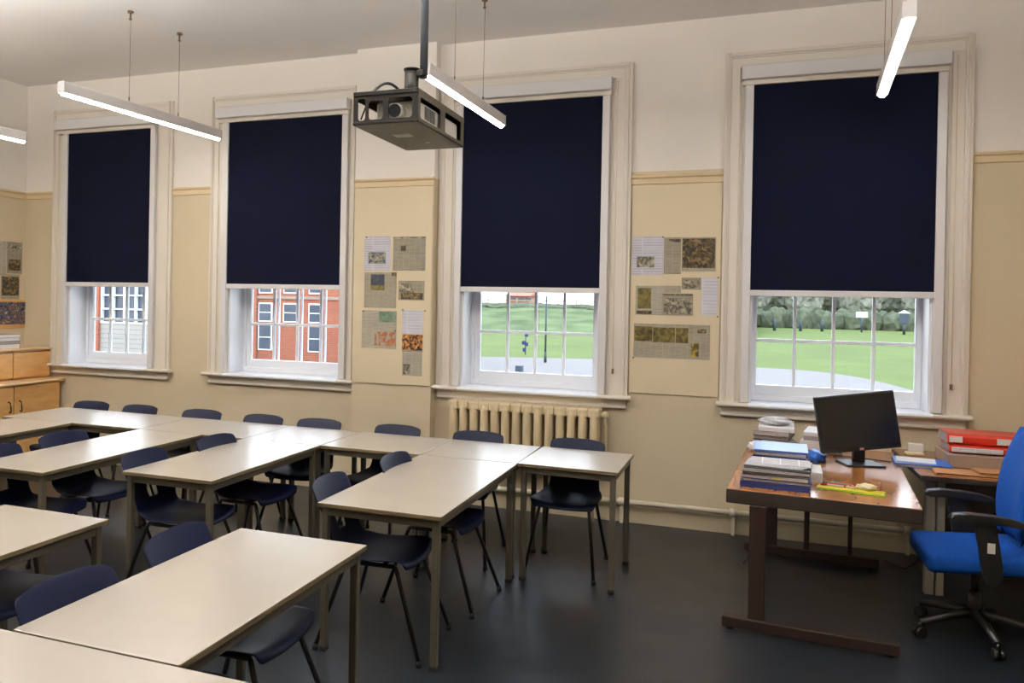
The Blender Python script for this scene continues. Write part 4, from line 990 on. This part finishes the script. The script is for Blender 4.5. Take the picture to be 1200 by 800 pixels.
for k, (x, y, h_) in enumerate(((3.2*s, 88*s, 1.35), (5.6*s, 89*s, 1.3), (7.6*s, 90*s, 1.3))):
    b = MB(); b.tube([(0, 0, 0), (0, 0, h_*0.92), (0, 0, h_)], 0.16, M['bluepost'], 8, radii=[0.17, 0.15, 0.06]); tag(b.build('bollard', None, (x, y, GZ)), ['bollard on the far field, nearest the window casing', 'bollard in the middle of three on the far field', 'bollard on the far field nearest the white sign'][k], 'bollard', 'bollards on the field')
sg = thing('field_sign', 'white rectangular sign on a post at the far field edge', 'sign', (11.2*s, 91*s, GZ))
MB().tube([(0, 0, 0), (0, 0, 2.0)], 0.09, M['bluepost'], 8).build('post', sg); MB().box(-0.6, 0.6, -0.08, -0.02, 1.7, 2.35, M['white_sign']).build('board', sg)
sg = thing('notice_cabinet', 'grey post-mounted box at the far field edge, right of the white sign', 'sign', (14.2*s, 87*s, GZ))
MB().tube([(0, 0, 0), (0, 0, 1.3)], 0.14, M['darkpost'], 8).build('post', sg); MB().box(-0.45, 0.45, -0.15, 0.15, 1.2, 2.3, M['bluepost'], 0.03).build('box', sg)
MB().prism([(-0.55, 2.3), (0.55, 2.3), (0, 2.65)], 'y', -0.25, 0.25, M['white_sign']).build('roof', sg)
# hedge and trees beyond the field
def crown_mesh(rx, rz, seed, m):
    b = MB(); bmesh.ops.create_icosphere(b.bm, subdivisions=4, radius=1.0); rnd = random.Random(seed); ph = [rnd.uniform(0, 6) for _ in range(6)]
    b.mi(m)
    for v in b.bm.verts:
        c = v.co.copy(); d_ = 1+0.14*math.sin(4*c.x+ph[0])*math.sin(5*c.y+ph[1])+0.10*math.sin(9*c.z+ph[2])*math.cos(8*c.x+ph[3])+rnd.uniform(-.09, .09)
        v.co = Vector((c.x*rx*d_, c.y*rx*d_, c.z*rz*d_))
    for f in b.bm.faces: f.smooth = False
    return b
b = MB(); rnd = random.Random(4)
for k in range(60):
    x = -2+k*0.9
    r_ = bmesh.ops.create_icosphere(b.bm, subdivisions=2, radius=1.0, matrix=Matrix.Translation((x, 118+rnd.uniform(-1, 1), GZ+0.9)) @ Matrix.Diagonal((1.2, 1.2, rnd.uniform(1.3, 1.9), 1)))
for v in b.bm.verts: v.co += Vector((rnd.uniform(-.2, .2), rnd.uniform(-.2, .2), rnd.uniform(-.2, .2)))
b.mi(M['hedge']); h = b.build('hedge'); tag(h, 'long dark green hedge along the far side of the field', 'hedge', kind='stuff')
tr = None
for k in range(12):
    x = 1+k*3.7+rnd.uniform(-.3, .3); y = 128+(k%2)*8
    if tr is None:
        tr = thing('bare_tree', 'pale budding tree in the belt beyond the field hedge', 'tree', (x, y, GZ), 0, 'trees beyond the field')
        c_ = crown_mesh(2.7, 4.2, 2, M['twig']).build('crown', tr, (0, 0, 5.2)); MB().tube([(0, 0, 0), (0.1, 0, 3.5)], 0.25, M['barkm'], 8).build('trunk', tr)
    else: dup(tr, (x, y, GZ), rnd.uniform(0, 6), 'pale budding tree in the belt beyond the field hedge', 'trees beyond the field')

# ------------------------------------------------------------------ light
wd = bpy.data.worlds.new('overcast_sky'); SC.world = wd; wd.use_nodes = True; nt = wd.node_tree; bg = nt.nodes['Background']
N, L = nt.nodes.new, nt.links.new
tc = N('ShaderNodeTexCoord'); sx = N('ShaderNodeSeparateXYZ'); L(tc.outputs['Generated'], sx.inputs[0])
rp = N('ShaderNodeValToRGB'); rp.color_ramp.elements[0].position = 0.0; rp.color_ramp.elements[0].color = (0.95, 0.97, 1.0, 1); rp.color_ramp.elements[1].position = 0.6; rp.color_ramp.elements[1].color = (0.60, 0.72, 0.95, 1)
L(sx.outputs['Z'], rp.inputs['Fac']); L(rp.outputs['Color'], bg.inputs['Color']); bg.inputs['Strength'].default_value = 3.0

SC.view_settings.view_transform = 'Standard'; SC.view_settings.look = 'None'; SC.view_settings.exposure = 1.12; SC.view_settings.gamma = 1.0
SC.view_settings.use_curve_mapping = False
SC.cycles.use_denoising = True
SC.cycles.max_bounces = 10; SC.cycles.diffuse_bounces = 5; SC.cycles.glossy_bounces = 4; SC.cycles.transparent_max_bounces = 12
SC.cycles.sample_clamp_indirect = 6.0
SC.cycles.caustics_reflective = False; SC.cycles.caustics_refractive = False
